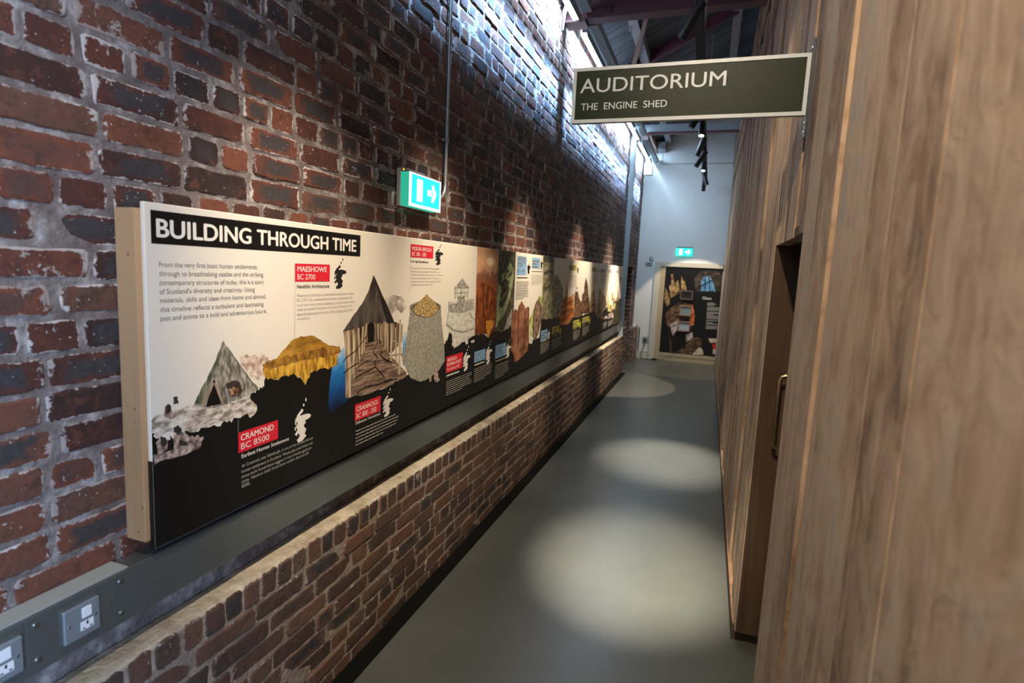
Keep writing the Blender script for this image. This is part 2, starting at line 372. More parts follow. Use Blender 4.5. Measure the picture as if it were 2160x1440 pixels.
# ------------------------------------------------------------------ mesh building
ORG = {}
class MB:
    def __init__(s):
        s.v = []; s.f = []; s.m = []; s.uv = {}; s.c = {}
    def poly(s, pts, mat=0, uv=None, tone=None):
        i = len(s.v); s.v += [tuple(p) for p in pts]
        s.f.append(list(range(i, i+len(pts)))); s.m.append(mat)
        if uv: 
            for k, q in enumerate(uv): s.uv[i+k] = q
        if tone:
            for k in range(len(pts)): s.c[i+k] = tone
    def box(s, x0, x1, y0, y1, z0, z1, mat=0, tone=None):
        i = len(s.v)
        s.v += [(x, y, z) for x in (x0, x1) for y in (y0, y1) for z in (z0, z1)]
        for q in ((0, 1, 3, 2), (4, 6, 7, 5), (0, 4, 5, 1), (2, 3, 7, 6), (0, 2, 6, 4), (1, 5, 7, 3)):
            s.f.append([i+k for k in q]); s.m.append(mat)
        if tone:
            for k in range(8): s.c[i+k] = tone
    def beam(s, a, b, w, h, mat=0, up=(0, 0, 1)):
        a = Vector(a); b = Vector(b); d = (b-a).normalized(); u = Vector(up)
        sd = d.cross(u).normalized(); u = sd.cross(d)
        i = len(s.v)
        for p in (a, b):
            for q in ((-1, -1), (1, -1), (1, 1), (-1, 1)):
                s.v.append(tuple(p + sd*(q[0]*w/2) + u*(q[1]*h/2)))
        for q in ((3, 2, 1, 0), (4, 5, 6, 7), (0, 1, 5, 4), (1, 2, 6, 5), (2, 3, 7, 6), (3, 0, 4, 7)):
            s.f.append([i+k for k in q]); s.m.append(mat)
    def tube(s, pts, r, n=10, mat=0, cap=True, r2=None):
        pts = [Vector(p) for p in pts]
        i0 = len(s.v); k = len(pts)
        prev = None
        for j, p in enumerate(pts):
            d = (pts[min(j+1, k-1)]-pts[max(j-1, 0)]).normalized()
            ref = prev if prev is not None else (Vector((0, 0, 1)) if abs(d.z) < .9 else Vector((1, 0, 0)))
            a = (ref - ref.dot(d)*d).normalized(); prev = a
            b = d.cross(a)
            rr = r if r2 is None else r+(r2-r)*j/(k-1)
            for q in range(n):
                t = 2*PI*q/n
                s.v.append(tuple(p + a*(rr*math.cos(t)) + b*(rr*math.sin(t))))
        for j in range(k-1):
            for q in range(n):
                s.f.append([i0+j*n+q, i0+j*n+(q+1) % n, i0+(j+1)*n+(q+1) % n, i0+(j+1)*n+q]); s.m.append(mat)
        if cap:
            s.f.append([i0+q for q in range(n)][::-1]); s.m.append(mat)
            s.f.append([i0+(k-1)*n+q for q in range(n)]); s.m.append(mat)
    def build(s, name, mats, parent=None, smooth=False, bevel=0, seg=2):
        off = Vector(ORG.get(parent.name, (0, 0, 0))) if parent else Vector((0, 0, 0))
        me = bpy.data.meshes.new(name)
        me.from_pydata([(p[0]-off.x, p[1]-off.y, p[2]-off.z) for p in s.v], [], s.f)
        if not isinstance(mats, (list, tuple)): mats = [mats]
        for q in mats: me.materials.append(q)
        me.polygons.foreach_set('material_index', s.m)
        if s.uv:
            ul = me.uv_layers.new(name='UVMap')
            vi = np.empty(len(me.loops), dtype=np.int32); me.loops.foreach_get('vertex_index', vi)
            arr = np.full((len(s.v), 2), 0.5, dtype=np.float32)
            for k, q in s.uv.items(): arr[k] = q
            ul.data.foreach_set('uv', arr[vi].ravel())
        if s.c:
            ca = me.color_attributes.new('tone', 'FLOAT_COLOR', 'POINT')
            arr = np.full((len(s.v), 4), 0.5, dtype=np.float32)
            for k, q in s.c.items(): arr[k, :3] = q
            ca.data.foreach_set('color', arr.ravel())
        if smooth:
            me.polygons.foreach_set('use_smooth', [True]*len(me.polygons))
            try: me.set_sharp_from_angle(angle=R(40))
            except Exception: pass
        me.update()
        o = bpy.data.objects.new(name, me); COL.objects.link(o)
        if parent:
            o.parent = parent; ORG[o.name] = ORG.get(parent.name, (0, 0, 0))
        if bevel:
            bv = o.modifiers.new('bevel', 'BEVEL'); bv.width = bevel; bv.segments = seg; bv.limit_method = 'ANGLE'
        return o
def tag(o, label=None, cat=None, group=None, kind=None):
    if label: o['label'] = label
    if cat: o['category'] = cat
    if group: o['group'] = group
    if kind: o['kind'] = kind
    return o
def thing(name, label, cat, loc, group=None):
    o = bpy.data.objects.new(name, None); COL.objects.link(o)
    o.empty_display_size = 0.05
    o.location = loc; ORG[o.name] = tuple(loc)
    return tag(o, label, cat, group)
def struct(mb, name, mats, label=None, cat=None, **k):
    return tag(mb.build(name, mats, **k), label, cat, None, 'structure')

_glyph = {}
def glyphs(body, offset=0.0, width=1.0):
    key = (body, offset)
    if key in _glyph: return _glyph[key]
    c = bpy.data.curves.new('lettering', 'FONT'); c.body = body; c.size = 1.0; c.offset = offset; c.resolution_u = 6 if len(body) < 24 else 3
    o = bpy.data.objects.new('lettering', c); COL.objects.link(o)
    dg = bpy.context.evaluated_depsgraph_get()
    me = bpy.data.meshes.new_from_object(o.evaluated_get(dg))
    vs = [(v.co.x, v.co.y) for v in me.vertices]; fs = [list(p.vertices) for p in me.polygons]
    bpy.data.objects.remove(o); bpy.data.curves.remove(c); bpy.data.meshes.remove(me)
    _glyph[key] = (vs, fs)
    return vs, fs
CAP = 0.70
def text_on(mb, body, fn, x0, x1, base, cap, mat=0, offset=0.0):
    """lay a line of lettering from x0 to x1 on a plane; fn(x, h) gives the 3-D point, cap = capital height"""
    vs, fs = glyphs(body, 0.0)
    if not vs: return
    a = min(v[0] for v in vs); b = max(v[0] for v in vs)
    o0, o1 = Vector(fn(0, 0)), Vector(fn(1, 0))
    nrm = (o1-o0).cross(Vector(fn(0, 1))-o0).normalized()
    for qi, (q, w) in enumerate([(0, 0)] if not offset else [(0, 0), (-1, 0), (1, 0), (0, -.7), (0, .7)]):       # heavier weights are struck three times, a hair apart
        i = len(mb.v)
        for v in vs:
            p = Vector(fn(x0+(v[0]+q*offset-a)/(b-a)*(x1-x0), base+(v[1]+w*offset)/CAP*cap))
            mb.v.append(tuple(p + nrm*(qi*0.00002)))
        for f in fs:
            mb.f.append([i+k for k in f]); mb.m.append(mat)

# ------------------------------------------------------------------ bricks
def lay_bricks(mb, fn, u0, u1, rows, holes=(), relief=0.003, seed=1, near=3.4, jw=1.0, jit=0.0032):
    """courses of hand-made bricks; fn(u, v, d) -> world point, d = height above the mortar face"""
    rnd = random.Random(seed)
    for ri, (v0, v1, kind) in enumerate(rows):
        u = u0 - rnd.random()*0.22
        while u < u1:
            hd = (kind == 'h') or (kind == 'm' and rnd.random() < 0.5)
            L = (0.108 if hd else 0.226) + rnd.uniform(-.008, .008)
            if kind == 'r': L = 0.070 + rnd.uniform(-.006, .008)
            j = rnd.uniform(0.009, 0.017)*jw
            a, b = max(u, u0), min(u+L, u1)
            u += L + j
            if b-a < 0.03: continue
            cu, cv = (a+b)/2, (v0+v1)/2
            if any(h[0] < cu < h[1] and h[2] < cv < h[3] for h in holes): continue
            jv = rnd.uniform(0.0042, 0.0078)*jw
            lo, hi = v0+jv+rnd.uniform(-.002, .002), v1-jv+rnd.uniform(-.002, .002)
            close = a < near
            tone = (rnd.random(), rnd.random(), rnd.random())
            d = relief + rnd.uniform(-.0025, .003)
            tu, tv = rnd.uniform(-.02, .02), rnd.uniform(-.03, .03)
            c = rnd.uniform(.006, .013)
            # outline: rounded rectangle with wobble
            out = []
            def edge(p, q, k):
                for s_ in range(k):
                    f = s_/k
                    out.append((p[0]+(q[0]-p[0])*f, p[1]+(q[1]-p[1])*f))
            kx = 5 if close and not hd else (3 if close else 1)
            ky = 2 if close else 1
            edge((a+c, lo), (b-c, lo), kx); edge((b-c, lo), (b, lo+c), 1); edge((b, lo+c), (b, hi-c), ky); edge((b, hi-c), (b-c, hi), 1)
            edge((b-c, hi), (a+c, hi), kx); edge((a+c, hi), (a, hi-c), 1); edge((a, hi-c), (a, lo+c), ky); edge((a, lo+c), (a+c, lo), 1)
            w = jit if close else jit*.6
            out = [(p[0]+rnd.uniform(-w, w), p[1]+rnd.uniform(-w, w)) for p in out]
            n = len(out)
            i = len(mb.v)
            for ring, (ins, dd) in enumerate(((0, -0.003), (0.002, d*0.6), (0.006, d))):
                for (pu, pv) in out:
                    su = (pu-cu)*(1-ins/max(.02, (b-a)/2)); sv = (pv-cv)*(1-ins/max(.02, (hi-lo)/2))
                    z = dd + ((su*tu+sv*tv) if ring else 0)
                    k = len(mb.v)
                    mb.v.append(tuple(fn(cu+su, cv+sv, z)))
                    mb.uv[k] = (0.5+su/(b-a), 0.5+sv/(hi-lo)); mb.c[k] = tone
            k = len(mb.v)
            mb.v.append(tuple(fn(cu, cv, d+rnd.uniform(-.001, .002)))); mb.uv[k] = (0.5, 0.5); mb.c[k] = tone
            for ring in (0, 1):
                for q in range(n):
                    mb.f.append([i+ring*n+q, i+ring*n+(q+1) % n, i+(ring+1)*n+(q+1) % n, i+(ring+1)*n+q]); mb.m.append(0)
            for q in range(n):
                mb.f.append([i+2*n+q, i+2*n+(q+1) % n, k]); mb.m.append(0)

# ================================================================== SETTING
# floor
mb = MB(); mb.box(-1.9, 3.2, -4.5, 12.2, -0.12, 0.0)
struct(mb, 'floor', M['floor'])
# dark expansion channel beside the low wall
mb = MB(); mb.box(-1.305, -1.226, -2.4, 9.86, 0.0005, 0.006)
struct(mb, 'trim_1', plain('black_channel', (0.005, 0.005, 0.004), 0.9, spec=0.08))

# main brick wall with a deep niche past the steel column
XW = -1.40
NICHE = (9.98, 11.28, 0.68, 1.85)
mb = MB()
xm = XW-0.006
for (ya, yb, za, zb) in ((-2.6, NICHE[0], 0, 4.06), (NICHE[1], 11.9, 0, 4.06), (NICHE[0], NICHE[1], 0, NICHE[2]), (NICHE[0], NICHE[1], NICHE[3], 4.06)):
    mb.box(-1.75, xm, ya, yb, za, zb, 1)
mb.box(-1.75, -1.70, NICHE[0], NICHE[1], NICHE[2], NICHE[3], 1)
rows = []
z = 1.785-0.0825*13; k = 0
while z < 4.02:
    kind = 'h' if k % 4 == 1 else ('m' if k % 2 else 's')
    rows.append((z, z+0.0825, kind)); z += 0.0825; k += 1
lay_bricks(mb, lambda u, v, d: (xm+d, u, v), 0.2, 11.86, rows, holes=[(NICHE[0]-.03, NICHE[1]+.03, NICHE[2], NICHE[3])], seed=5)
lay_bricks(mb, lambda u, v, d: (xm+d, u, v), -2.6, 0.2, rows, seed=6, near=-9)
lay_bricks(mb, lambda u, v, d: (xm-0.25+u, NICHE[1]-d, v), 0.0, 0.25, [r for r in rows if NICHE[2] < (r[0]+r[1])/2 < NICHE[3]], seed=8, near=-9)
lay_bricks(mb, lambda u, v, d: (xm+d, u, v), 9.84, 11.3, [(i*.079, (i+1)*.079, 's' if i % 2 else 'h') for i in range(9)], seed=9, near=-9)
struct(mb, 'wall_left', [M['brick'], M['mortar']])

# low brick wall in front of it
XL = -1.30
mb = MB()
mb.box(-1.395, XL-0.006, -2.4, 9.83, 0.0, 0.652, 1)
rows = [(0.575, 0.664, 'r')]
z = 0.575; k = 0
while z > 0.06:
    rows.append((z-0.0735, z, 'm' if k % 2 else 's')); z -= 0.0735; k += 1
lay_bricks(mb, lambda u, v, d: (XL-0.006+d, u, v), -2.4, 9.82, rows, relief=0.003, seed=21, near=4.5, jw=.75)
lay_bricks(mb, lambda u, v, d: (-1.395+u, 9.83+d, v), 0.0, 0.09, rows, relief=0.004, seed=22, near=-9)
# uneven lime flaunching along the top
rnd = random.Random(3)
ys = [(-2.4+i*0.06) for i in range(int(12.2/0.06)+1)] + [9.83]
prof = [(-1.398, 0.0), (-1.37, .004), (-1.335, .003), (-1.314, -.001), (-1.3075, -.008), (-1.3075, -.03)]
rows_ = []
for y in ys:
    rag = rnd.uniform(-.004, .004); e_ = rnd.uniform(-.012, .006)
    i = len(mb.v)
    for (x, dz) in prof:
        mb.v.append((x+(e_ if -1.34 < x < -1.31 else 0)*0.5, y, 0.664+dz+rag*(0.4+rnd.random()*.6)))
    rows_.append(i)
for a_, b_ in zip(rows_[:-1], rows_[1:]):
    for q in range(len(prof)-1):
        mb.f.append([a_+q, a_+q+1, b_+q+1, b_+q]); mb.m.append(2)
struct(mb, 'wall_low', [M['brick_low'], M['mortar_low'], M['lime_top']])

# limewashed brick pier at the far corner
mb = MB()
mb.box(-1.41, -1.296, 11.306, 11.87, 0, 0.665, 1)
rows = [(0.0+i*0.0825, 0.0825*(i+1), 's' if i % 2 else 'm') for i in range(8)]
lay_bricks(mb, lambda u, v, d: (-1.296+d, u, v), 11.30, 11.87, rows, seed=31, near=-9, relief=0.005)
lay_bricks(mb, lambda u, v, d: (u, 11.306-d, v), -1.40, -1.296, rows, seed=32, near=-9, relief=0.005)
o = mb.build('brick_plinth', [M['brick_pale'], M['mortar']])
tag(o, 'pale limewashed brick plinth in the far left corner below the niche', 'plinth', None, 'structure')

# end wall
mb = MB(); mb.box(-1.9, 3.2, YE, YE+0.15, 0, 6.6)
struct(mb, 'wall_end', M['white'])
mb = MB()
mb.box(-1.28, -1.05, YE-0.022, YE, 0.0, 0.15); mb.box(-1.28, -1.055, YE-0.026, YE-0.02, 0.145, 0.155)
struct(mb, 'baseboard_end', M['cream'], bevel=0.002)
mb = MB()
(ax, az), (bx, bz) = pe(1398, 318), pe(1398, 344)
mb.box(-1.06, 1.5, YE-0.012, YE-0.001, 3.90, 4.14)
struct(mb, 'trim_2', M['white'])
mb = MB(); mb.box(-1.07, 1.5, YE-0.016, YE-0.001, 3.880, 3.90); mb.box(-1.08, -1.06, YE-0.016, YE-0.001, 3.880, 4.14)
struct(mb, 'trim_3', M['beige'])

# right wall: vertical boards of the auditorium box
XR = 0.252
DY0, DY1, DZ = 1.935, 2.672, 1.852
mb = MB()
rnd = random.Random(9)
def board(y0, y1, z0, z1, dep, th=0.05):
    mb.box(XR+dep, XR+dep+th, y0+0.0015, y1-0.0015, z0, z1, 0, (rnd.random(), rnd.random(), rnd.random()))
for (y0, y1, dep) in ((-.32, -.1, .004), (-.1, .1, 0), (.1, .40, .003), (.40, .682, .0), (.694, .868, .011), (.868, 1.07, .0105), (1.07, 1.21, .011), (1.21, 1.50, .012), (1.50, 1.72, .002), (1.72, DY0, .004)):
    board(y0, y1, 0.0, 3.76, dep)
y = DY0
while y < DY1-0.01:
    w = min(rnd.uniform(.09, .16), DY1-y); board(y, y+w, DZ, 3.76, rnd.uniform(.003, .016)); y += w
y = DY1
while y < 11.86:
    w = min(rnd.uniform(.07, .20), 11.87-y)
    dep = rnd.choice([0, .002, .005, .009, .013]) if y > 2.8 else .001
    board(y, y+w, 0.085, 3.76, dep); y += w
# capping boards above the shadow gap
y = -.32
while y < 11.86:
    w = min(rnd.uniform(.10, .22), 11.87-y); board(y, y+w, 3.814, 4.36, rnd.uniform(-.012, .004), .06); y += w
struct(mb, 'wall_right', M['wood'], bevel=0.0012, seg=1)
mb = MB()                                    # carcass behind the boards
mb.box(0.31, 0.9, -.31, DY0, 0, 4.34); mb.box(0.32, 0.9, DY1+.10, 11.87, 0.02, 4.34); mb.box(0.32, 0.9, DY0, DY1+.03, DZ+.03, 4.34)
struct(mb, 'wall_right_core', M['blackmat'])
mb = MB(); mb.box(XR+.001, XR+.04, -.31, 11.865, 3.762, 3.812)  # shade of the gap drawn as a flush black strip
struct(mb, 'shadow_gap_strip', M['blackmat'])
# recess linings and door
mb = MB()
mb.box(XR+.004, 0.42, DY1-.002, DY1+.045, 0.085, DZ+.002); mb.box(0.30, 0.42, DY0-.03, DY0+.002, 0.0, DZ); mb.box(XR+.012, 0.42, DY0, DY1, DZ+.002, DZ+.035)
struct(mb, 'trim_4', M['wood_dark'], bevel=0.002)
mb = MB()
mb.box(0.385, 0.425, DY0+.003, DY1-.003, 0.012, DZ-.002)
door = struct(mb, 'door_1', M['wood_dark'], 'dark brown timber door set deep in the boarded wall', 'door', bevel=0.003)
mb = MB()
hx, hy = 0.318, 2.585
mb.tube([(0.385, hy, 1.312), (hx+.02, hy, 1.312), (hx+.006, hy, 1.306), (hx, hy, 1.292), (hx, hy, 1.02), (hx+.006, hy, 1.006), (hx+.02, hy, 1.0), (0.385, hy, 1.0)], 0.0085, 12)
h = mb.build('handle', M['bronze'], door, smooth=True)
tag(h, 'brass D shaped pull handle')
# plinth under the boards
mb = MB()
mb.box(0.2445, 0.37, 2.745, 11.87, 0.0, 0.080)
struct(mb, 'baseboard_right', M['wood_dark'], bevel=0.002)
mb = MB(); mb.box(0.2450, 0.275, 2.745, 11.87, 0.0802, 0.0848)  # lit plinth ledge put into the colour as a paler orange strip
struct(mb, 'trim_5', M['wood_edge'])

# roof
mb = MB()
sl = math.tan(R(27))
def roofz(x): return 4.16 + (x+1.40)*sl
y = -4.0; rnd = random.Random(4)
while y < 11.88:
    y1 = min(y+0.145, 11.88); j = 0.006
    dz = rnd.uniform(0, .006); tn = (rnd.random(), rnd.random(), rnd.random())
    x0, x1 = -1.78, 3.2
    a = [(x0, y, roofz(x0)+dz), (x1, y, roofz(x1)+dz), (x1, y1-j, roofz(x1)+dz), (x0, y1-j, roofz(x0)+dz)]
    b_ = [(p[0], p[1], p[2]+.025) for p in a]
    mb.poly([a[0], a[1], a[2], a[3]][::-1], 0, None, tn)
    mb.poly([a[0], b_[0], b_[1], a[1]], 0, None, tn); mb.poly([a[3], a[2], b_[2], b_[3]], 0, None, tn)
    y = y1
x0, x1 = -1.78, 3.2
mb.poly([(x0, -4, roofz(x0)+.03), (x1, -4, roofz(x1)+.03), (x1, 11.9, roofz(x1)+.03), (x0, 11.9, roofz(x0)+.03)], 0)
struct(mb, 'ceiling', M['deck'])

# ================================================================== ROOF STEEL AND EAVES
for i, (y0, y1) in enumerate(LED_RUNS):
    where = ('on the near side of the dark truss', 'between the dark truss and the steel column', 'beyond the steel column, nearest the end wall')[i]
    t = thing('led_batten', 'cool white LED batten glowing under the eaves ' + where, 'light', (-1.25, (y0+y1)/2, 3.80), 'eaves LED battens')
    mb = MB(); mb.box(-1.278, -1.226, y0, y1, 3.843, 3.876)
    mb.build('housing', M['steel_grey'], t, bevel=.002)
    mb = MB(); mb.box(-1.290, -1.2785, y0+.01, y1-.01, 3.832, 3.874); mb.box(-1.276, -1.246, y0+.01, y1-.01, 3.8385, 3.8425)
    mb.build('diffuser', emit('led_glow', (0.72, 0.87, 1.0), 22.0), t)
    mb = MB(); mb.box(-1.2255, -1.2235, y0, y1, 3.806, 3.876)
    mb.build('shade', M['steel_grey'], t)
for i, (y0, y1) in enumerate([(-2.0, 5.05), (5.32, 9.52), (9.80, 11.85)]):
    mb = MB(); mb.box(-1.223, -1.145, y0, y1, 3.892, 3.907); mb.box(-1.148, -1.135, y0, y1, 3.892, 3.97)
    o = mb.build('eaves_plate', M['steel_grey'], bevel=0.002)
    tag(o, 'pale grey metal eaves plate along the roof edge ' + ('nearest the viewer', 'over the panel, beyond the truss', 'past the steel column')[i], 'plate', 'eaves plates')

# truss in front
t = thing('roof_truss', 'dark red-brown truss chord crossing the roof above the hanging sign', 'beam', (-1.38, 5.18, 3.86))
mb = MB()
mb.beam((-1.375, 5.18, 3.985), (3.0, 5.18, 4.03), 0.13, 0.235)
mb.build('chord', M['oxide'], t, bevel=0.006)
mb = MB(); mb.box(-1.385, -1.20, 5.09, 5.27, 3.845, 3.862)
mb.build('bearing_plate', M['oxide'], t)
mb = MB()
mb.tube([(-1.13, 5.115, 3.93), (-1.13, 5.06, 3.93)], .016, 8); mb.tube([(-1.03, 5.115, 3.925), (-1.03, 5.06, 3.925)], .014, 8); mb.box(-1.19, -.98, 5.09, 5.114, 3.895, 3.965)
mb.build('bolted_cleat', M['oxide'], t)
def rafter(y, label):
    mb = MB(); w = .075
    mb.beam((-1.36, y, roofz(-1.36)-.075), (3.0, y, roofz(3.0)-.075), w, 0.11)
    o = mb.build('roof_rafter', M['oxide2'], bevel=0.004)
    return tag(o, label, 'beam', 'maroon sloping rafters')
rafter(7.45, 'maroon sloping steel rafter seen just above the hanging sign')
rafter(9.62, 'maroon sloping steel rafter over the grey cross beam')
mb = MB(); mb.beam((-1.12, 7.40, 4.17), (-.60, 5.26, 4.42), .045, .05)
tag(mb.build('roof_brace', M['rust']), 'thin brown diagonal brace between the truss and the maroon rafter', 'brace')
for i, x in enumerate((-0.96, 0.05, 1.0, 2.0)):
    for (ya, yb) in ((-3.0, 5.1), (5.26, 11.85)):
        if x > -.5 and ya < 0: continue
        mb = MB(); mb.box(x-.05, x+.05, ya, yb, roofz(x)-.13, roofz(x)-.02)
        o = mb.build('roof_purlin', M['purlin'], bevel=0.003)
        lab = {(0, 0): 'pale grey steel purlin running along the roof in front of the truss', (0, 1): 'pale grey steel purlin running along the roof beyond the truss, nearest the brick wall',
               (1, 1): 'pale grey steel purlin running above the spotlight rail', (2, 1): 'pale grey roof purlin behind the top of the wooden wall', (3, 1): 'topmost pale grey roof purlin'}[(i, 0 if ya < 0 else 1)]
        tag(o, lab, 'beam', 'roof purlins')
# tie rod with clip
t = thing('tie_rod', 'thin galvanised tie wire slanting up from the eaves to the spotlight rail', 'wire', (-1.25, 6.2, 3.97))
mb = MB(); mb.tube([(-1.12, 6.30, 3.96), (-.95, 6.0, 4.11), (-.20, 5.0, 4.36)], .004, 6)
mb.build('wire', M['galv'], t)
mb = MB(); mb.box(-.965, -.935, 5.985, 6.015, 4.085, 4.14)
mb.build('clip', M['whiteplastic'], t, bevel=.004)
# loose white cables at the truss end
mb = MB()
for dx in (0, .02, .035):
    mb.tube([(-1.33+dx, 5.04, 4.08), (-1.355+dx*.5, 5.02, 3.98), (-1.372+dx*.4, 5.0, 3.90-dx), (-1.378, 5.03, 3.83-dx*2)], .007, 7)
mb.tube([(-1.325, 5.03, 4.0), (-1.31, 5.03, 4.05)], .022, 8)
tag(mb.build('light_cable', M['whiteplastic'], smooth=True), 'bunch of white cables hanging by the wall end of the dark truss', 'cable')

# steel column and tie beam at the end of the panel
mb = MB(); mb.box(-1.372, -1.297, 9.60, 9.68, 0.665, 4.12); mb.box(-1.38, -1.29, 9.59, 9.69, 0.662, 0.672)
tag(mb.build('steel_column', M['steel_grey'], bevel=.004), 'slim grey steel column standing on the far end of the low brick wall', 'column', None, 'thing')
t = thing('cross_beam', 'grey steel beam spanning the corridor from the top of the steel column', 'beam', (-1.30, 9.64, 3.93))
mb = MB(); mb.box(-1.296, 1.8, 9.60, 9.68, 3.965, 4.085)
mb.build('web', M['steel_grey'], t, bevel=.004)
mb = MB(); mb.box(-1.296, 1.8, 9.585, 9.695, 3.940, 3.9645)
mb.build('bottom_flange', M['oxide2'], t)
# dark soffit boxes near the end wall
mb = MB(); mb.beam((-1.24, 9.75, 4.14), (-1.24, 11.86, 4.14), .16, .10)
tag(mb.build('wall_plate', M['rust']), 'brown timber wall plate under the roof edge beyond the cross beam', 'beam')
t = thing('roof_corbel', 'short grey steel bracket on the end wall under the roof corner', 'bracket', (-1.07, 11.7, 4.08))
mb = MB(); mb.box(-1.15, -1.00, 11.5, 11.878, 4.10, 4.24)
mb.build('arm', M['purlin'], t, bevel=.004)
mb = MB(); mb.tube([(-1.07, 11.49, 4.13), (-1.07, 11.52, 4.13)], .022, 8)
mb.build('bolt', M['galv'], t)

# ================================================================== TRUNKING WITH SOCKETS
TX = -1.335
t = thing('cable_trunking', 'long glossy gunmetal cable trunking with sockets running under the display panel', 'trunking', (-1.37, 5, 0.757))
mb = MB(); mb.box(-1.398, TX, -1.5, 9.585, 0.757, 0.897)
mb.build('channel', M['trunk'], t, bevel=.003)
mb = MB(); mb.box(-1.398, TX-.004, -1.5, 0.985, 0.8975, 0.9005)
mb.build('top_lid', plain('pale_grey_lid', (0.42, 0.47, 0.46), 0.45, 0.2), t)
for (ya, yb) in ((0.50, 0.7475), (0.7485, 0.938), (0.939, 1.06), (1.061, 2.905), (2.906, 5.9), (5.901, 9.58)):
    mb = MB(); mb.box(TX, TX+.0025, ya+.0012, yb-.0012, 0.761, 0.893)
    mb.build('cover_plate', M['trunk'], t, bevel=.001)
def screw(y, z):
    mb = MB(); mb.tube([(TX+.002, y, z), (TX+.0052, y, z)], .0062, 12); mb.box(TX+.0052, TX+.0055, y-.005, y+.005, z-.0008, z+.0008)
    mb.build('screw', M['chrome'], t, smooth=True)
for y in (0.770, 0.961):
    for z in (0.872, 0.789): screw(y, z)
def socket(y0, y1):
    c = (y0+y1)/2
    mb = MB(); mb.box(TX+.0025, TX+.0115, y0, y1, 0.789, 0.872)
    p = mb.build('socket_plate', M['satin'], t, bevel=.0035, seg=3)
    tag(p, 'brushed steel switched socket plate')
    mb = MB(); mb.box(TX+.0115, TX+.0145, c-.002, c+.020, 0.836, 0.862)
    mb.build('rocker_switch', M['whiteplastic'], p, bevel=.0015)
    mb = MB(); mb.box(TX+.0115, TX+.0130, c-.006, c+.024, 0.806, 0.828)
    q = mb.build('socket_insert', M['whiteplastic'], p, bevel=.0015)
    mb = MB()
    mb.box(TX+.0131, TX+.0134, c+.007, c+.011, 0.818, 0.826); mb.box(TX+.0131, TX+.0134, c-.002, c+.004, 0.809, 0.812); mb.box(TX+.0131, TX+.0134, c+.014, c+.020, 0.809, 0.812)
    mb.build('pin_hole', M['blackmat'], p)
    for sy in (y0+.011, y1-.011):
        mb = MB(); mb.tube([(TX+.011, sy, 0.830), (TX+.0122, sy, 0.830)], .0034, 10)
        mb.build('plate_screw', M['chrome'], p)
socket(0.651, 0.738); socket(0.820, 0.902)
mb = MB(); mb.box(-1.398, TX+.02, 9.30, 9.58, 0.8975, 0.915); mb.box(-1.36, TX+.022, 9.25, 9.50, 0.77, 0.885)
mb.build('end_box', M['galv'], t, bevel=.002)

# ================================================================== DISPLAY PANEL
Y0, Y1, Z0, Z1 = 1.042, 9.33, 0.922, 1.820
P = thing('timeline_panel', 'very long white and black timeline board of Scottish buildings mounted on the brick wall', 'display panel', (-1.36, 5.2, 0.92))
mb = MB(); mb.box(XP-.013, XP, Y0, Y1, Z0, Z1)
brd = mb.build('board', M['print_white'], P, bevel=.0025)
mb = MB()
mb.box(-1.396, XP-.0135, Y0-.014, Y0+.03, 0.946, 1.803); mb.box(-1.396, XP-.0135, Y0+.03, Y1-.05, 1.765, 1.795); mb.box(-1.396, XP-.0135, Y0+.03, Y1-.05, 0.948, 0.978)
tb = mb.build('timber_batten', M['ply'], P, bevel=.0015)
tag(tb, 'pale softwood batten packing the board off the wall')
for z in (1.69, 1.30, 1.04, 0.97):
    xx = -1.352+random.uniform(-.02, .02)
    mb = MB(); mb.tube([(xx, Y0-.0145, z), (xx, Y0-.0138, z)], .0030, 8)
    mb.build('nail_hole', M['rust'], P)
mb = MB(); mb.box(XP-.0131, XP+.0004, Y0-.0007, Y0+.0015, Z0-.0006, 1.163); mb.box(XP-.0131, XP+.0004, Y0, Y1, Z0-.0008, Z0+.001)
mb.build('edge_wrap', M['print_black'], P)

def lay(k): return XP + 0.0003*k
class Flat(MB):
    def px(s, pts, k, mat=0, conv=None):
        q = [pp(*(conv(*p) if conv else p)) for p in pts]
        s.yz(q, k, mat)
    def yz(s, q, k, mat=0):
        q = [(min(max(a, Y0+.002), Y1-.002), min(max(b, Z0+.002), Z1-.001)) for a, b in q]
        tri = tessellate_polygon([[Vector((a, b, 0)) for a, b in q]])
        i = len(s.v); s.v += [(lay(k), a, b) for a, b in q]
        for t3 in tri:
            a, b, c = [q[j] for j in t3]
            if (b[0]-a[0])*(c[1]-a[1])-(b[1]-a[1])*(c[0]-a[0]) < 0: t3 = t3[::-1]
            s.f.append([i+j for j in t3]); s.m.append(mat)
def ragged(q, amp, n=6, seed=0, closed=True):
    rr = random.Random(seed); out = []
    L = len(q)
    for i in range(L if closed else L-1):
        a, b = q[i], q[(i+1) % L]
        out.append(a)
        for j in range(1, n):
            f = j/n
            out.append((a[0]+(b[0]-a[0])*f+rr.uniform(-amp, amp)*.6, a[1]+(b[1]-a[1])*f+rr.uniform(-amp, amp)))
    if not closed: out.append(q[-1])
    return out
c2 = lambda x, y: (220+x/4, 400+y/4)
c3 = lambda x, y: (560+x/3.6, 440+y/3.6)
c4 = lambda x, y: (280+x/2.88, 680+y/2.88)
c5 = lambda x, y: (720+x/3.6, 560+y/3.6)
c6 = lambda x, y: (920+x/4, 500+y/4)
c7 = lambda x, y: (1060+x/5.144, 500+y/5.144)
def Q(conv, pts): return [pp(*conv(*p)) for p in pts]
def pic(name, items, label=None):
    """one picture on the board: items = (points in panel metres, layer, material)"""
    f = Flat(); mats = []
    for q, k, m_ in items:
        if m_ not in mats: mats.append(m_)
        f.yz(q, k, mats.index(m_))
    o = f.build(name, mats, P)
    if label: o['label'] = label
    return o
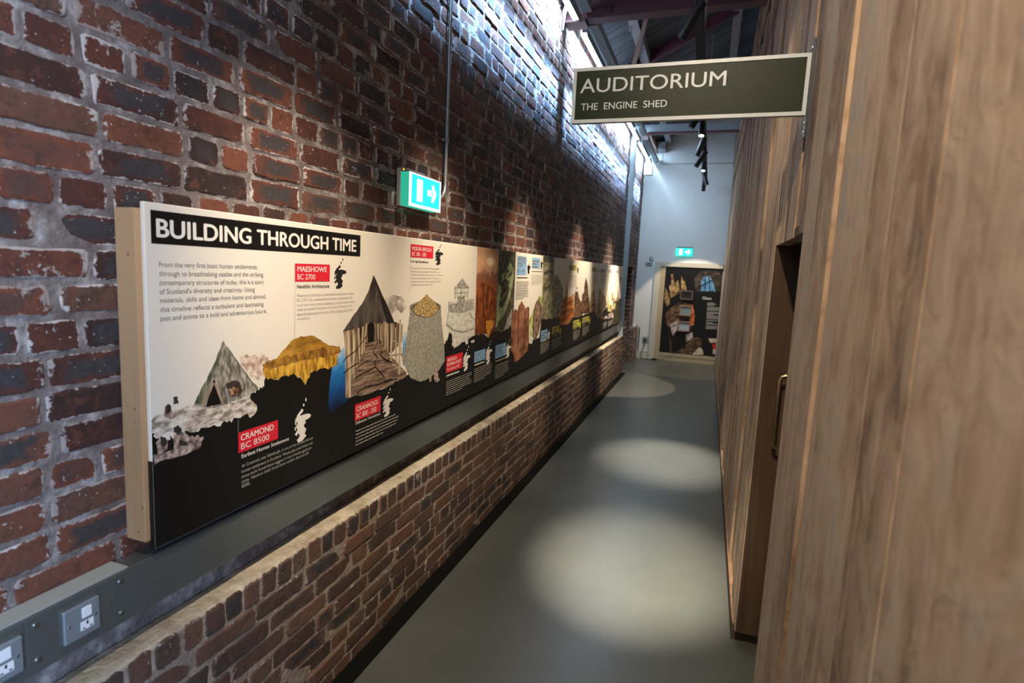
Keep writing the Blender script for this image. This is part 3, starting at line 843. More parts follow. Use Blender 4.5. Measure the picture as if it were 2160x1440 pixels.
def strip(q, w):             # polyline -> thin polygon
    L, Rr = [], []
    for i, p in enumerate(q):
        a = q[max(i-1, 0)]; b = q[min(i+1, len(q)-1)]
        dx, dy = b[0]-a[0], b[1]-a[1]; d = math.hypot(dx, dy) or 1
        L.append((p[0]-dy/d*w/2, p[1]+dx/d*w/2)); Rr.append((p[0]+dy/d*w/2, p[1]-dx/d*w/2))
    return L+Rr[::-1]
def disc(c, ry, rz, n=14): return [(c[0]+ry*math.cos(2*PI*i/n), c[1]+rz*math.sin(2*PI*i/n)) for i in range(n)]

# black lower field with a torn upper edge
top = Q(c4, [(70, 645), (125, 690), (190, 705), (260, 690), (360, 660), (450, 628), (540, 612), (640, 578), (700, 555), (705, 470), (720, 430), (790, 400), (800, 330), (850, 345), (930, 318), (985, 318), (1040, 365), (1090, 300), (1200, 272), (1235, 262)])
top += Q(c5, [(0, 640), (60, 800), (200, 960), (390, 900), (500, 830), (640, 870), (740, 780), (780, 600), (800, 570), (820, 500), (840, 520), (842, 615), (900, 560), (1000, 530)])
top += Q(c6, [(325, 828), (370, 812), (420, 820), (440, 845), (480, 800), (560, 788), (600, 770), (640, 745), (660, 1000), (740, 980), (770, 880), (800, 850)])
top += Q(c7, [(230, 1190), (310, 1150), (350, 1100), (400, 1080), (420, 890), (540, 870), (620, 860), (640, 950), (720, 930), (770, 870), (850, 850), (945, 815), (1000, 800), (1030, 870), (1080, 860), (1085, 810), (1140, 760), (1150, 810), (1200, 780), (1200, 700), (1245, 690), (1285, 660)])
qq = [(Y0+.001, top[0][1])]
last = Y0
for p in top:
    if p[0] > last+0.002: qq.append(p); last = p[0]
qq.append((Y1-.001, qq[-1][1]))
qq = ragged(qq, 0.009, 6, 5, False)
pic('black_field', [(qq+[(Y1-.001, Z0+.001), (Y0+.001, Z0+.001)], 1, M['print_black'])])

# --- camp with the cone tent
A_tree = art('print_sepia_scrub', [(0.11, .09, .08), (.38, .33, .29), (.66, .61, .53)], (75, 75), lo=.36, hi=.62)
A_ground = art('print_pale_ground', [(.20, .165, .14), (.50, .45, .38), (.70, .66, .58)], (34, 80), lo=.36, hi=.62)
A_tent = art('print_tent_hide', [(.07, .065, .05), (.24, .22, .18), (.46, .43, .37)], (95, 34))
A_tentdk = art('print_tent_shade', [(.04, .05, .03), (.12, .13, .08), (.25, .24, .17)], (70, 18))
A_skin = art('print_sepia_figures', [(.10, .07, .06), (.34, .25, .21), (.55, .44, .38)], (60, 60))
A_hair = art('print_dark_hair', [(.02, .015, .015), (.06, .045, .04)], (60, 60))
A_pole = art('print_pole', [(.22, .16, .11), (.38, .30, .22)], (60, 8))
A_hole = art('print_fire_glow', [(.03, .02, .015), (.16, .07, .035), (.5, .36, .2)], (70, 70))
pic('tent_illustration', [
    (ragged(Q(c4, [(62, 312), (120, 325), (200, 305), (290, 302), (362, 322), (378, 350), (440, 310), (430, 420), (340, 500), (200, 495), (105, 540), (78, 600), (66, 560)]), .008, 5, 1), 2, A_tree),
    (ragged(Q(c4, [(80, 600), (150, 560), (330, 505), (420, 515), (560, 500), (640, 470), (690, 440), (720, 480), (752, 500), (755, 535), (735, 562), (705, 575), (690, 555), (640, 580), (500, 610), (430, 640), (350, 668), (260, 655), (160, 690), (100, 650)]), .006, 4, 2), 3, A_ground),
    (ragged(Q(c4, [(118, 812), (150, 790), (250, 770), (345, 695), (400, 682), (430, 705), (415, 745), (350, 785), (230, 830), (130, 866)]), .006, 4, 3), 3, A_skin),
    (ragged(Q(c4, [(548, 105), (580, 160), (645, 250), (705, 335), (762, 398), (700, 440), (640, 465), (560, 497), (470, 518), (372, 492), (402, 430), (452, 330), (502, 230), (532, 150)]), .003, 4, 4), 4, A_tent),
    (ragged(Q(c4, [(546, 112), (540, 190), (505, 270), (470, 350), (415, 495), (372, 490), (405, 425), (455, 328), (505, 228)]), .003, 4, 5), 5, A_tentdk),
    (Q(c4, [(487, 365), (540, 492), (440, 512)]), 6, M['print_black']),
    (strip(Q(c4, [(490, 350), (545, 495)]), .008), 7, A_pole), (strip(Q(c4, [(492, 350), (425, 512)]), .009), 7, A_pole), (strip(Q(c4, [(470, 365), (415, 505)]), .006), 7, A_pole),
    (strip(Q(c4, [(570, 150), (745, 395)]), .004), 6, A_tentdk), (strip(Q(c4, [(560, 150), (600, 330)]), .004), 6, A_tentdk), (strip(Q(c4, [(600, 240), (640, 350)]), .003), 6, A_tentdk),
    (ragged(Q(c4, [(560, 378), (600, 352), (645, 358), (665, 415), (640, 450), (585, 440)]), .004, 3, 6), 6, A_hair),
    (ragged(Q(c4, [(575, 400), (605, 390), (640, 400), (655, 425), (630, 448), (590, 438)]), .004, 3, 7), 7, A_hole),
    (ragged(Q(c4, [(190, 515), (230, 510), (240, 545), (300, 530), (320, 540), (250, 580), (195, 585)]), .004, 3, 8), 4, A_skin), (disc(pp(*c4(213, 522)), .009, .012), 5, A_hair),
    (ragged(Q(c4, [(245, 450), (272, 452), (275, 490), (245, 495)]), .003, 3, 9), 4, A_hair),
    (ragged(Q(c4, [(242, 690), (275, 655), (315, 665), (348, 700), (352, 740), (300, 752), (245, 775)]), .004, 3, 10), 5, A_skin), (ragged(Q(c4, [(245, 640), (270, 622), (292, 640), (295, 672), (265, 680), (250, 665)]), .003, 3, 11), 6, A_hair),
    (ragged(Q(c4, [(275, 715), (330, 720), (335, 745), (290, 750)]), .003, 3, 12), 6, A_hair),
    (ragged(Q(c4, [(138, 735), (165, 705), (212, 712), (205, 770), (168, 796), (145, 780)]), .004, 3, 13), 5, A_skin), (disc(pp(*c4(185, 725)), .009, .013), 6, A_hair),
    (ragged(Q(c4, [(705, 520), (735, 498), (752, 505), (745, 550), (715, 570)]), .004, 3, 14), 4, A_ground),
], 'printed picture of a cone tent camp')
# --- burial mound
A_bush = art('print_russet_bushes', [(.35, .22, .17), (.55, .42, .34), (.72, .66, .57)], (50, 50))
A_mound = art('print_ochre_mound', [(.16, .075, .012), (.33, .165, .022), (.48, .25, .04)], (14, 30))
A_reed = art('print_brown_reeds', [(.10, .045, .01), (.26, .12, .02), (.42, .22, .04)], (50, 30))
A_gold = art('print_golden_reeds', [(.22, .11, .012), (.52, .28, .03), (.72, .44, .07)], (70, 22))
pic('mound_illustration', [
    (ragged(Q(c4, [(660, 202), (720, 205), (800, 195), (835, 230), (840, 300), (800, 350), (730, 330), (690, 290), (650, 240)]), .007, 4, 20), 2, A_bush),
    (ragged(Q(c4, [(795, 248), (870, 220), (912, 168), (962, 110), (1020, 83), (1090, 80), (1142, 105), (1195, 140), (1250, 150), (1240, 200), (1000, 230), (800, 290)]), .003, 4, 21), 3, A_mound),
    (ragged(Q(c4, [(785, 252), (880, 222), (990, 190), (1130, 160), (1255, 140), (1262, 180), (1210, 218), (1000, 240), (790, 300)]), .006, 6, 22), 4, A_reed),
    (ragged(Q(c4, [(788, 292), (900, 262), (1000, 238), (1150, 210), (1240, 188), (1245, 250), (1180, 282), (1090, 300), (1062, 340), (1045, 378), (1010, 330), (985, 318), (930, 318), (855, 350), (800, 330)]), .007, 6, 23), 5, A_gold),
], 'printed picture of an ochre burial mound')
# --- water and crannog
zz = [pp(*c4(1300, 140))[1], pp(*c4(1300, 500))[1]]
A_water = art_grad('print_blue_water', [(0.0, (.004, .010, .03)), (.25, (.006, .05, .20)), (.55, (.015, .16, .46)), (.8, (.12, .36, .66)), (1.0, (.62, .64, .60))], zz[1], zz[0]+.01, .35, 28)
A_thatch = art('print_dark_thatch', [(.030, .024, .021), (.062, .050, .044), (.11, .088, .075)], (34, 9))
A_thatch2 = art('print_darker_thatch', [(.012, .010, .010), (.030, .025, .024)], (30, 9))
A_posts = art('print_stake_wall', [(.03, .018, .012), (.20, .14, .085), (.50, .40, .28)], (75, 5), lo=.38, hi=.62)
A_post = art('print_bleached_stake', [(.26, .18, .11), (.46, .36, .25), (.60, .50, .37)], (60, 6))
A_plank = art('print_walkway_boards', [(.075, .045, .032), (.20, .135, .10), (.34, .24, .18)], (12, 95))
A_smoke = art('print_grey_trees', [(.24, .20, .17), (.42, .37, .32), (.66, .62, .54)], (30, 30))
it = [
    (ragged(Q(c4, [(1210, 262), (1245, 200), (1275, 150), (1310, 150), (1312, 470), (1290, 492), (1205, 545), (1185, 500)]), .006, 4, 30), 2, A_water),
    (Q(c5, [(462, 500), (495, 500), (500, 700), (470, 760)]), 2, A_water),
    (ragged(Q(c3, [(900, 690), (950, 660), (1030, 660), (1072, 740), (1040, 790), (990, 770), (960, 800), (925, 760)]), .006, 4, 31), 2, A_smoke),
    (Q(c3, [(592, 928), (700, 890), (840, 860), (980, 858), (1040, 880), (1034, 1010), (960, 1090), (760, 1130), (690, 1180), (640, 1430), (606, 1432), (606, 1150)]), 3, A_posts),
    (ragged(Q(c3, [(762, 1015), (850, 1000), (905, 1060), (960, 1130), (1065, 1235), (1072, 1268), (940, 1342), (760, 1412), (605, 1436), (660, 1260), (705, 1160)]), .003, 4, 32), 4, A_plank),
    (ragged(Q(c3, [(818, 503), (838, 545), (882, 650), (940, 772), (978, 868), (930, 872), (900, 852), (880, 878), (825, 868), (800, 858), (770, 870), (736, 892), (690, 905), (622, 925), (584, 932), (650, 832), (730, 722), (782, 622)]), .0025, 4, 33), 5, A_thatch),
    (Q(c3, [(822, 515), (838, 545), (882, 650), (940, 772), (978, 868), (928, 870), (900, 800), (870, 690)]), 6, A_thatch2),
    (Q(c3, [(775, 1015), (772, 900), (785, 868), (802, 860), (822, 875), (826, 920), (822, 1005)]), 6, M['print_black']),
]
for (x0, y0, x1, y1, w) in ((625, 925, 638, 1432, .012), (662, 918, 672, 1290, .008), (705, 905, 710, 1170, .008), (738, 895, 730, 1110, .006), (765, 870, 745, 1070, .008), (850, 870, 853, 985, .005), (868, 865, 872, 1000, .005), (900, 855, 905, 1010, .009), (925, 870, 922, 1050, .006), (955, 868, 950, 1160, .012), (1022, 842, 1012, 1258, .013), (985, 900, 990, 1190, .006)):
    it.append((strip(Q(c3, [(x0, y0), (x1, y1)]), w*1.25), 6, A_post))
for pts, w in (([(850, 1010), (815, 1090), (850, 1130), (825, 1160), (830, 1200), (860, 1230), (900, 1280)], .005), ([(880, 1060), (870, 1110), (900, 1140), (960, 1170)], .005), ([(690, 1400), (760, 1350), (860, 1330), (960, 1290)], .004), ([(680, 1280), (760, 1240), (830, 1200)], .004), ([(700, 1200), (780, 1150)], .003), ([(900, 1310), (1000, 1290)], .004),
               ([(590, 1160), (610, 1130), (680, 1080), (770, 960)], .004), ([(590, 1250), (620, 1220), (700, 1170)], .004)):
    it.append((strip(Q(c3, pts), w), 7, M['print_black']))
for pts in ([(950, 1000), (990, 1010), (1030, 1060), (1040, 1140)], [(960, 1110), (1020, 1100), (1050, 1110)], [(960, 1180), (1040, 1230)]):
    it.append((strip(Q(c3, pts), .005), 7, A_post))
pic('hut_illustration', it, 'printed picture of a thatched lake dwelling with a walkway')
# --- broch
A_stone = art('print_speckled_stone', [(.13, .125, .105), (.27, .26, .22), (.40, .39, .34)], (120, 120), lo=.3, hi=.7)
A_cone = art('print_golden_gravel', [(.15, .09, .025), (.33, .215, .075), (.62, .50, .27)], (110, 110))
pic('broch_illustration', [
    (ragged(Q(c5, [(515, 305), (520, 340), (512, 420), (490, 560), (463, 720), (500, 800), (525, 855), (600, 882), (660, 857), (740, 795), (785, 720), (780, 600), (766, 480), (757, 370), (755, 300), (700, 268), (590, 268), (535, 292)]), .002, 4, 40), 4, A_stone),
    (Q(c5, [(524, 330), (540, 300), (600, 278), (700, 276), (742, 295), (745, 330), (690, 385), (640, 397), (560, 372)]), 5, art('print_shadowed_rim', [(.05, .04, .03), (.13, .10, .06)])),
    (ragged(Q(c5, [(646, 215), (705, 278), (735, 315), (728, 345), (680, 384), (640, 393), (565, 368), (535, 332), (582, 285)]), .002, 3, 41), 6, A_cone),
    (ragged(Q(c5, [(705, 760), (722, 750), (728, 800), (745, 870), (715, 890), (700, 850)]), .003, 3, 42), 5, A_skin), (Q(c5, [(668, 845), (685, 840), (682, 880), (666, 880)]), 5, A_post),
], 'printed picture of a grey stone broch')
# --- Roman fort sketch
A_sk = art('print_pencil_grey', [(.14, .135, .12), (.30, .29, .26), (.52, .50, .45)], (60, 60))
A_skl = art('print_pencil_pale', [(.44, .42, .37), (.58, .56, .50), (.68, .65, .59)], (24, 40))
it = [
    (ragged(Q(c6, [(100, 630), (210, 640), (330, 600), (325, 826), (270, 862), (205, 898), (150, 938), (136, 870), (132, 812), (92, 760)]), .004, 4, 50), 2, A_skl),
    (Q(c6, [(180, 500), (238, 498), (236, 610), (180, 605)]), 4, A_sk), (Q(c6, [(155, 432), (272, 432), (270, 500), (155, 516)]), 3, A_skl), (Q(c6, [(218, 345), (280, 428), (150, 432)]), 5, A_sk),
    (strip(Q(c6, [(155, 470), (272, 468)]), .006), 5, A_sk), (strip(Q(c6, [(158, 432), (158, 515)]), .006), 5, A_sk), (strip(Q(c6, [(268, 432), (266, 510)]), .006), 5, A_sk), (strip(Q(c6, [(212, 432), (212, 515)]), .006), 5, A_sk),
    (strip(Q(c6, [(85, 735), (140, 780), (220, 800), (320, 770)]), .009), 5, A_sk), (strip(Q(c6, [(100, 630), (88, 740)]), .005), 5, A_sk), (strip(Q(c6, [(280, 640), (320, 700)]), .006), 5, A_sk),
    (ragged(Q(c6, [(243, 870), (268, 868), (265, 900), (250, 905)]), .003, 3, 52), 3, A_skl), (ragged(Q(c6, [(290, 880), (322, 862), (320, 885), (300, 895)]), .003, 3, 53), 3, A_skl),
]
cren = [(103, 630), (103, 545)]
for i in range(7):
    x = 103+i*16; cren += [(x, 545), (x+9, 545), (x+9, 562), (x+16, 562)]
for i in range(6):
    x = 222+i*17; yy = 530-i*2; cren += [(x, yy+20), (x, yy), (x+9, yy), (x+9, yy+20)]
cren += [(326, 600), (212, 645)]
it.append((Q(c6, cren), 3, A_sk))
pic('fort_illustration', it, 'pencil sketch of a watch tower and palisade')
# --- sunset strip
za = pp(*c6(430, 85))[1]; zb = pp(*c6(420, 820))[1]
A_sky = art_grad('print_sunset', [(0.0, (.10, .028, .010)), (.14, (.22, .06, .014)), (.30, (.36, .095, .014)), (.48, (.40, .12, .02)), (.62, (.26, .085, .035)), (.70, (.22, .10, .06)), (.73, (.55, .30, .17)), (.85, (.66, .38, .21)), (1.0, (.40, .22, .13))], zb, za, .26, 24)
A_fire = art('print_orange_crowd', [(.07, .016, .006), (.30, .075, .012), (.60, .20, .03)], (55, 22), lo=.42, hi=.72)
q0 = Q(c6, [(348, 76), (528, 98)]); q1 = Q(c6, [(495, 795), (470, 812), (445, 848), (425, 815), (370, 815), (325, 830)])
pic('sunset_picture', [(q0+q1, 2, A_sky), (ragged(Q(c6, [(335, 520), (365, 400), (385, 380), (425, 395), (470, 420), (505, 455), (498, 700), (485, 760), (462, 700), (435, 712), (425, 780), (400, 745), (332, 730)]), .008, 5, 60), 3, A_fire),
    (disc(pp(*c6(460, 208)), .075, .030, 20), 3, art('print_sun_halo', [(.85, .55, .32), (.9, .62, .38)])), (disc(pp(*c6(460, 208)), .035, .019, 18), 4, art('print_sun', [(.95, .86, .66), (.95, .88, .7)])),
    (ragged(Q(c6, [(420, 705), (480, 700), (485, 740), (455, 800), (440, 848), (425, 790)]), .004, 3, 61), 4, art('print_flame', [(.45, .16, .02), (.72, .34, .05)], (60, 40)))], 'printed strip of an orange sunset crowd')
# --- green carved strip
A_olive = art('print_olive_dark', [(.030, .028, .018), (.07, .066, .042), (.13, .12, .08)], (26, 26))
A_moss = art('print_pale_green', [(.20, .25, .11), (.32, .38, .20), (.42, .46, .30)], (30, 40))
it = [(Q(c6, [(530, 99), (672, 119), (655, 600), (640, 745), (600, 770), (560, 788), (495, 795)]), 2, A_olive),
      (ragged(Q(c6, [(625, 205), (650, 260), (655, 330), (640, 430), (620, 520), (590, 620), (545, 720), (500, 760), (512, 560), (522, 400), (545, 330), (590, 270)]), .006, 4, 70), 3, A_moss)]
for pts, w in (([(528, 330), (545, 350), (550, 395), (530, 385)], .03), ([(575, 335), (590, 280), (615, 290), (610, 330), (640, 300), (640, 260)], .026), ([(545, 420), (580, 380), (610, 390), (585, 430), (560, 470), (545, 520)], .05), ([(610, 420), (590, 500), (560, 560), (530, 570)], .05), ([(520, 740), (570, 680), (620, 560)], .03)):
    it.append((strip(Q(c6, pts), w), 4, A_olive))
it.append((ragged(Q(c6, [(640, 600), (632, 745), (600, 768), (570, 785), (600, 690)]), .006, 3, 71), 3, A_sk))
pic('carving_picture', it, 'printed strip of a pale green carved beast')
# --- pictish stones, coffin portrait
A_red = art('print_red_sandstone', [(.10, .036, .020), (.21, .080, .042), (.31, .135, .075)], (8, 16))
pic('stone_illustration', [
    (ragged(Q(c7, [(95, 870), (112, 800), (150, 785), (163, 800), (172, 745), (208, 690), (240, 748), (244, 790), (252, 760), (272, 752), (290, 780), (282, 1150), (270, 1230), (235, 1270), (200, 1310), (165, 1335), (130, 1362), (112, 1260), (88, 1235)]), .006, 4, 80), 4, A_red),
    (ragged(Q(c7, [(170, 800), (178, 800), (170, 1200), (160, 1200)]), .004, 3, 81), 5, art('print_stone_shade', [(.07, .025, .015), (.12, .05, .03)])),
    (ragged(Q(c7, [(243, 800), (250, 800), (240, 1200), (232, 1200)]), .004, 3, 82), 5, MATS['print_stone_shade']),
    (ragged(Q(c7, [(285, 1060), (328, 1110), (325, 1140), (300, 1160), (285, 1150)]), .006, 3, 83), 3, A_skl),
], 'printed picture of three red carved stones')
A_lime = art('print_lime_leaf', [(.22, .26, .06), (.40, .44, .14), (.55, .57, .28)], (14, 24))
A_brown = art('print_brown_slab', [(.07, .045, .035), (.19, .12, .08), (.34, .23, .16)], (16, 30))
pic('slab_illustration', [
    (Q(c7, [(440, 200), (562, 208), (548, 880), (420, 890), (345, 1100), (295, 1060), (288, 900), (390, 645), (428, 640)]), 2, A_lime),
    (Q(c7, [(444, 201), (562, 208), (545, 872), (415, 890), (440, 520)]), 3, art('print_olive_tan', [(.13, .12, .07), (.24, .21, .13), (.34, .31, .21)], (12, 26))),
    (Q(c7, [(444, 201), (562, 208), (558, 280), (442, 270)]), 4, A_olive),
    (strip(Q(c7, [(445, 400), (500, 370), (535, 380), (520, 520), (470, 560), (445, 540)]), .03), 4, MATS['print_olive_dark']),
    (ragged(Q(c7, [(385, 690), (420, 760), (412, 900), (385, 1040), (352, 1112), (328, 1085), (335, 860), (358, 740)]), .006, 4, 84), 5, A_brown),
    (strip(Q(c7, [(384, 690), (418, 770), (410, 900), (385, 1030), (352, 1105)]), .03), 6, art('print_slab_rim', [(.08, .045, .04), (.16, .09, .07)])), (strip(Q(c7, [(330, 1080), (334, 860), (356, 740), (380, 692)]), .03), 6, MATS['print_slab_rim']),
], 'printed picture of an oval carved slab on lime green')
A_grey = art('print_grey_carving', [(.13, .115, .09), (.28, .255, .21), (.42, .39, .33)], (14, 34))
A_fade = art_grad('print_dark_seam', [(0, (.72, .68, .60)), (1, (.30, .28, .24))], 1.45, 1.82, .1, 10)
pic('cross_slab_illustration', [
    (ragged(Q(c7, [(590, 392), (620, 470), (655, 560), (652, 690), (630, 790), (610, 872), (540, 876), (552, 620), (562, 430)]), .01, 4, 85), 3, A_grey),
], 'printed picture of a tall grey carved slab')
A_or = art('print_orange_stone', [(.22, .055, .012), (.47, .15, .03), (.66, .27, .07)], (7, 34))
it = [(ragged(Q(c7, [(698, 470), (704, 580), (708, 672), (768, 612), (774, 862), (740, 902), (712, 940), (655, 962), (618, 950), (625, 800), (660, 665), (682, 650), (688, 582)]), .006, 4, 86), 3, A_or)]
for pts in ([(640, 760), (770, 690)], [(632, 830), (772, 780)], [(690, 660), (690, 850)], [(730, 650), (732, 850)], [(660, 690), (655, 900)]):
    it.append((strip(Q(c7, pts), .018), 4, art('print_orange_shade', [(.14, .035, .01), (.24, .07, .015)])))
pic('cathedral_illustration', it, 'printed picture of an orange lit cathedral')
A_bt = art('print_brown_tower', [(.045, .020, .011), (.14, .070, .036), (.27, .16, .09)], (14, 40))
A_bt2 = art('print_dark_tower', [(.04, .020, .010), (.10, .052, .024), (.19, .105, .055)], (6, 30))
pic('tower_illustration', [
    (ragged(Q(c7, [(802, 528), (818, 570), (822, 620), (830, 650), (842, 690), (862, 705), (866, 850), (772, 872), (778, 640), (790, 600)]), .01, 4, 87), 3, A_bt),
    (Q(c7, [(795, 560), (815, 560), (814, 590), (796, 592)]), 4, M['print_white']),
    (ragged(Q(c7, [(907, 438), (926, 540), (930, 620), (940, 700), (948, 830), (860, 832), (862, 620), (886, 590), (890, 500)]), .008, 4, 88), 5, A_bt2),
], 'printed picture of dark brown church towers')
A_sand = art('print_honey_stone', [(.22, .12, .05), (.46, .29, .13), (.66, .47, .25)], (6, 30))
A_tan = art('print_tan_column', [(.16, .10, .05), (.34, .22, .12), (.50, .36, .22)], (8, 14))
A_dk = art('print_dark_skyline', [(.022, .020, .012), (.06, .055, .035), (.11, .10, .06)], (8, 30))
pic('abbey_illustration', [
    (ragged(Q(c7, [(986, 545), (1000, 640), (1004, 705), (1020, 722), (1012, 792), (985, 808), (940, 832), (945, 740), (955, 650)]), .012, 4, 89), 4, A_sand),
    (Q(c7, [(970, 735), (995, 725), (995, 745), (970, 752)]), 5, A_dk),
    (ragged(Q(c7, [(1046, 560), (1066, 565), (1072, 700), (1078, 880), (1020, 872), (1030, 720)]), .012, 4, 90), 4, A_tan),
    (ragged(Q(c7, [(1076, 600), (1110, 640), (1128, 700), (1135, 745), (1080, 805)]), .015, 4, 91), 3, A_tan),
    (ragged(Q(c7, [(1084, 810), (1140, 750), (1140, 840), (1088, 870)]), .01, 3, 92), 4, M['print_black']),
], 'printed picture of honey stone ruins')
pic('skyline_illustration', [
    (ragged(Q(c7, [(1146, 555), (1152, 660), (1165, 780), (1140, 812), (1138, 680)]), .015, 4, 93), 3, A_lime),
    (ragged(Q(c7, [(1190, 572), (1208, 660), (1230, 690), (1252, 640), (1258, 560), (1264, 690), (1240, 705), (1200, 700), (1180, 690)]), .015, 4, 94), 3, A_tan),
    (ragged(Q(c7, [(1200, 705), (1245, 690), (1262, 700), (1288, 662), (1300, 690), (1304, 960), (1200, 950)]), .012, 4, 95), 4, A_dk),
    (disc(pp(*c7(1214, 748)), .10, .055, 14), 5, A_lime), (Q(c7, [(1160, 740), (1185, 720), (1190, 800), (1165, 815)]), 4, A_sand),
], 'printed picture of a modern dark skyline')

# --- title banner
def pt(k): return lambda y, z: (lay(k), y, z)
(ya, za), (yb, zb) = pp(316.5, 442), pp(759.5, 540.5)
zt, zbm = (za+pp(759.6, 496.3)[1])/2, (zb+pp(318.7, 513.7)[1])/2
f = Flat(); f.yz([(ya, zbm), (yb, zbm), (yb, zt), (ya, zt)], 2)
ban = f.build('title_banner', M['print_black'], P)
mb = MB()
y0, zb0 = pp(330.7, 498.9); y1, zb1 = pp(750.6, 530.7); zc = pp(330.7, 460.5)[1]
text_on(mb, 'BUILDING THROUGH TIME', pt(3), y0, y1, (zb0+zb1)/2, zc-zb0, 0, 0.027)
tag(mb.build('title_lettering', M['ink_white'], ban), 'white capitals reading BUILDING THROUGH TIME')

def para(lines, mat, name='body_text', conv=c2, cap=None, k=3, off=0.0, desc=None):
    """lines: (text, left px, baseline px left, right px, baseline px right)"""
    mb = MB()
    for (s_, xa, ya_, xb, yb_) in lines:
        (a, za_), (b, zb_) = pp(*conv(xa, ya_)), pp(*conv(xb, yb_))
        text_on(mb, s_, pt(k), a, b, (za_+zb_)/2, cap, 0, off)
    o = mb.build(name, M[mat], P)
    if desc: o['label'] = desc
    return o
para([('From the very first basic human settlements,', 460, 650, 1292, 668), ('through to breathtaking castles and the striking', 462, 725, 1340, 733),
      ('contemporary structures of today, this is a story', 464, 800, 1345, 797), ("of Scotland's diversity and creativity. Using", 465, 874, 1268, 862),
      ('materials, skills and ideas from home and abroad,', 468, 948, 1365, 920), ('this timeline reflects a turbulent and fascinating', 471, 1024, 1342, 985),
      ('past and points to a bold and adventurous future.', 473, 1100, 1368, 1042)], 'ink', cap=0.0132, desc='grey introductory paragraph')
para([('Neolithic Architecture', 238, 602, 483, 600)], 'ink_black', conv=c3, cap=.0125, off=.012)
para([('Maeshowe in Orkney is a chambered tomb built in about', 238, 664, 668, 655), ('BC 2700. It is a masterpiece of stone construction and', 238, 700, 657, 686),
      ('must have been a major challenge to build without metal', 238, 737, 672, 717), ('tools or powered machinery. It is surrounded by a rich', 239, 772, 655, 748),
      ('Neolithic landscape of stone circles, villages and burial', 239, 808, 656, 780), ('monuments.', 240, 845, 338, 838)], 'ink_grey', conv=c3, cap=.0098)
para([('Iron Age Roundhouse', 1105, 407, 1237, 412)], 'ink_black', conv=c3, cap=.010, off=.012)
para([('Mousa is one of the Iron Age roundhouses unique to', 1105, 455, 1328, 462), ('Scotland, built in about BC 300. Mousa Broch in', 1105, 481, 1322, 487),
      ('Shetland is the best preserved and is 13 metres tall', 1105, 507, 1347, 510), ('to the walls remaining. There are two skins of', 1105, 533, 1328, 534),
      ('drystone walls, and the floors were supported by', 1105, 559, 1333, 557), ('itself between the inner and outer wall', 1105, 585, 1268, 579)], 'ink_grey', conv=c3, cap=.0085)
para([('Earliest Human Settlement', 660, 822, 948, 716)], 'ink_white', conv=c4, cap=.0125, off=.012)
para([('At Cramond, near Edinburgh, is one of the earliest known', 660, 880, 1093, 708), ('human settlement in Scotland. Waste pits, post holes and', 660, 911, 1090, 740),
      ('stone tools found there suggest it was a hunter-gatherer', 660, 941, 1086, 770), ('camp. Hazelnut shells found were carbon dated to BC', 660, 973, 1070, 800), ('8500.', 661, 1003, 712, 984)], 'ink_dim', conv=c4, cap=.0105)
para([('Defensive Homestead', 108, 1207, 292, 1132)], 'ink_white', conv=c5, cap=.0125, off=.012)

def capt(conv, quad, mat, lines, lmat, label, bold0=True):
    q = Q(conv, quad)
    ya_, yb_ = (q[0][0]+q[3][0])/2, (q[1][0]+q[2][0])/2
    zt_, zb_ = (q[0][1]+q[1][1])/2, (q[2][1]+q[3][1])/2
    f = Flat(); f.yz([(ya_, zb_), (yb_, zb_), (yb_, zt_), (ya_, zt_)], 3)
    o = f.build('caption_tag', M[mat], P); o['label'] = label
    if lines:
        mb = MB(); H = zt_-zb_; n_ = len(lines); W = yb_-ya_
        for i, (s_, fr, fx) in enumerate(lines):
            text_on(mb, s_, pt(4), ya_+W*.06, ya_+W*fx, zt_-H*fr, H*(.30 if n_ == 2 else .2), 0, .014 if i < n_-1 else 0)
        mb.build('caption_lettering', M[lmat], o)
    return o
capt(c3, [(222, 415), (487, 425), (487, 552), (225, 552)], 'red', [('MAESHOWE', .44, .90), ('BC 2700', .88, .56)], 'ink_white', 'red caption reading MAESHOWE BC 2700')
capt(c4, [(640, 668), (882, 592), (880, 712), (640, 788)], 'red', [('CRAMOND', .43, .88), ('BC 8500', .86, .76)], 'ink_white', 'red caption reading CRAMOND BC 8500')
capt(c5, [(100, 1052), (297, 992), (297, 1112), (103, 1172)], 'red', [('CRANNOGS', .46, .88), ('BC 800 - 500', .88, .82)], 'ink_white', 'red caption reading CRANNOGS BC 800 - 500')
capt(c3, [(1102, 268), (1273, 287), (1273, 378), (1102, 367)], 'red', [('MOUSA BROCH', .46, .90), ('BC 300 - 200', .88, .66)], 'ink_white', 'red caption reading MOUSA BROCH BC 300 - 200')
capt(c6, [(85, 1010), (222, 972), (220, 1102), (82, 1145)], 'red', [('ARDOCH', .32, .62), ('ROMAN FORT', .60, .90), ('1st century AD', .88, .80)], 'ink_white', 'red caption reading ARDOCH ROMAN FORT')
capt(c6, [(322, 970), (413, 940), (413, 1030), (320, 1058)], 'blue', [('DUNADD', .46, .6), ('500 - 900', .88, .8)], 'ink', 'small blue caption reading DUNADD')
capt(c6, [(500, 915), (588, 888), (585, 995), (497, 1025)], 'blue', [('SUENOS', .32, .7), ('STONE', .60, .6), ('850 - 950', .88, .75)], 'ink', 'small blue caption right of the DUNADD one')
capt(c6, [(685, 160), (766, 168), (758, 322), (680, 318)], 'blue', [('ABERLEMNO', .18, .9), ('SCULPTURED', .38, .9), ('STONE', .56, .6), ('500 - 800', .86, .8)], 'ink', 'tall blue caption at the top of the white strip')
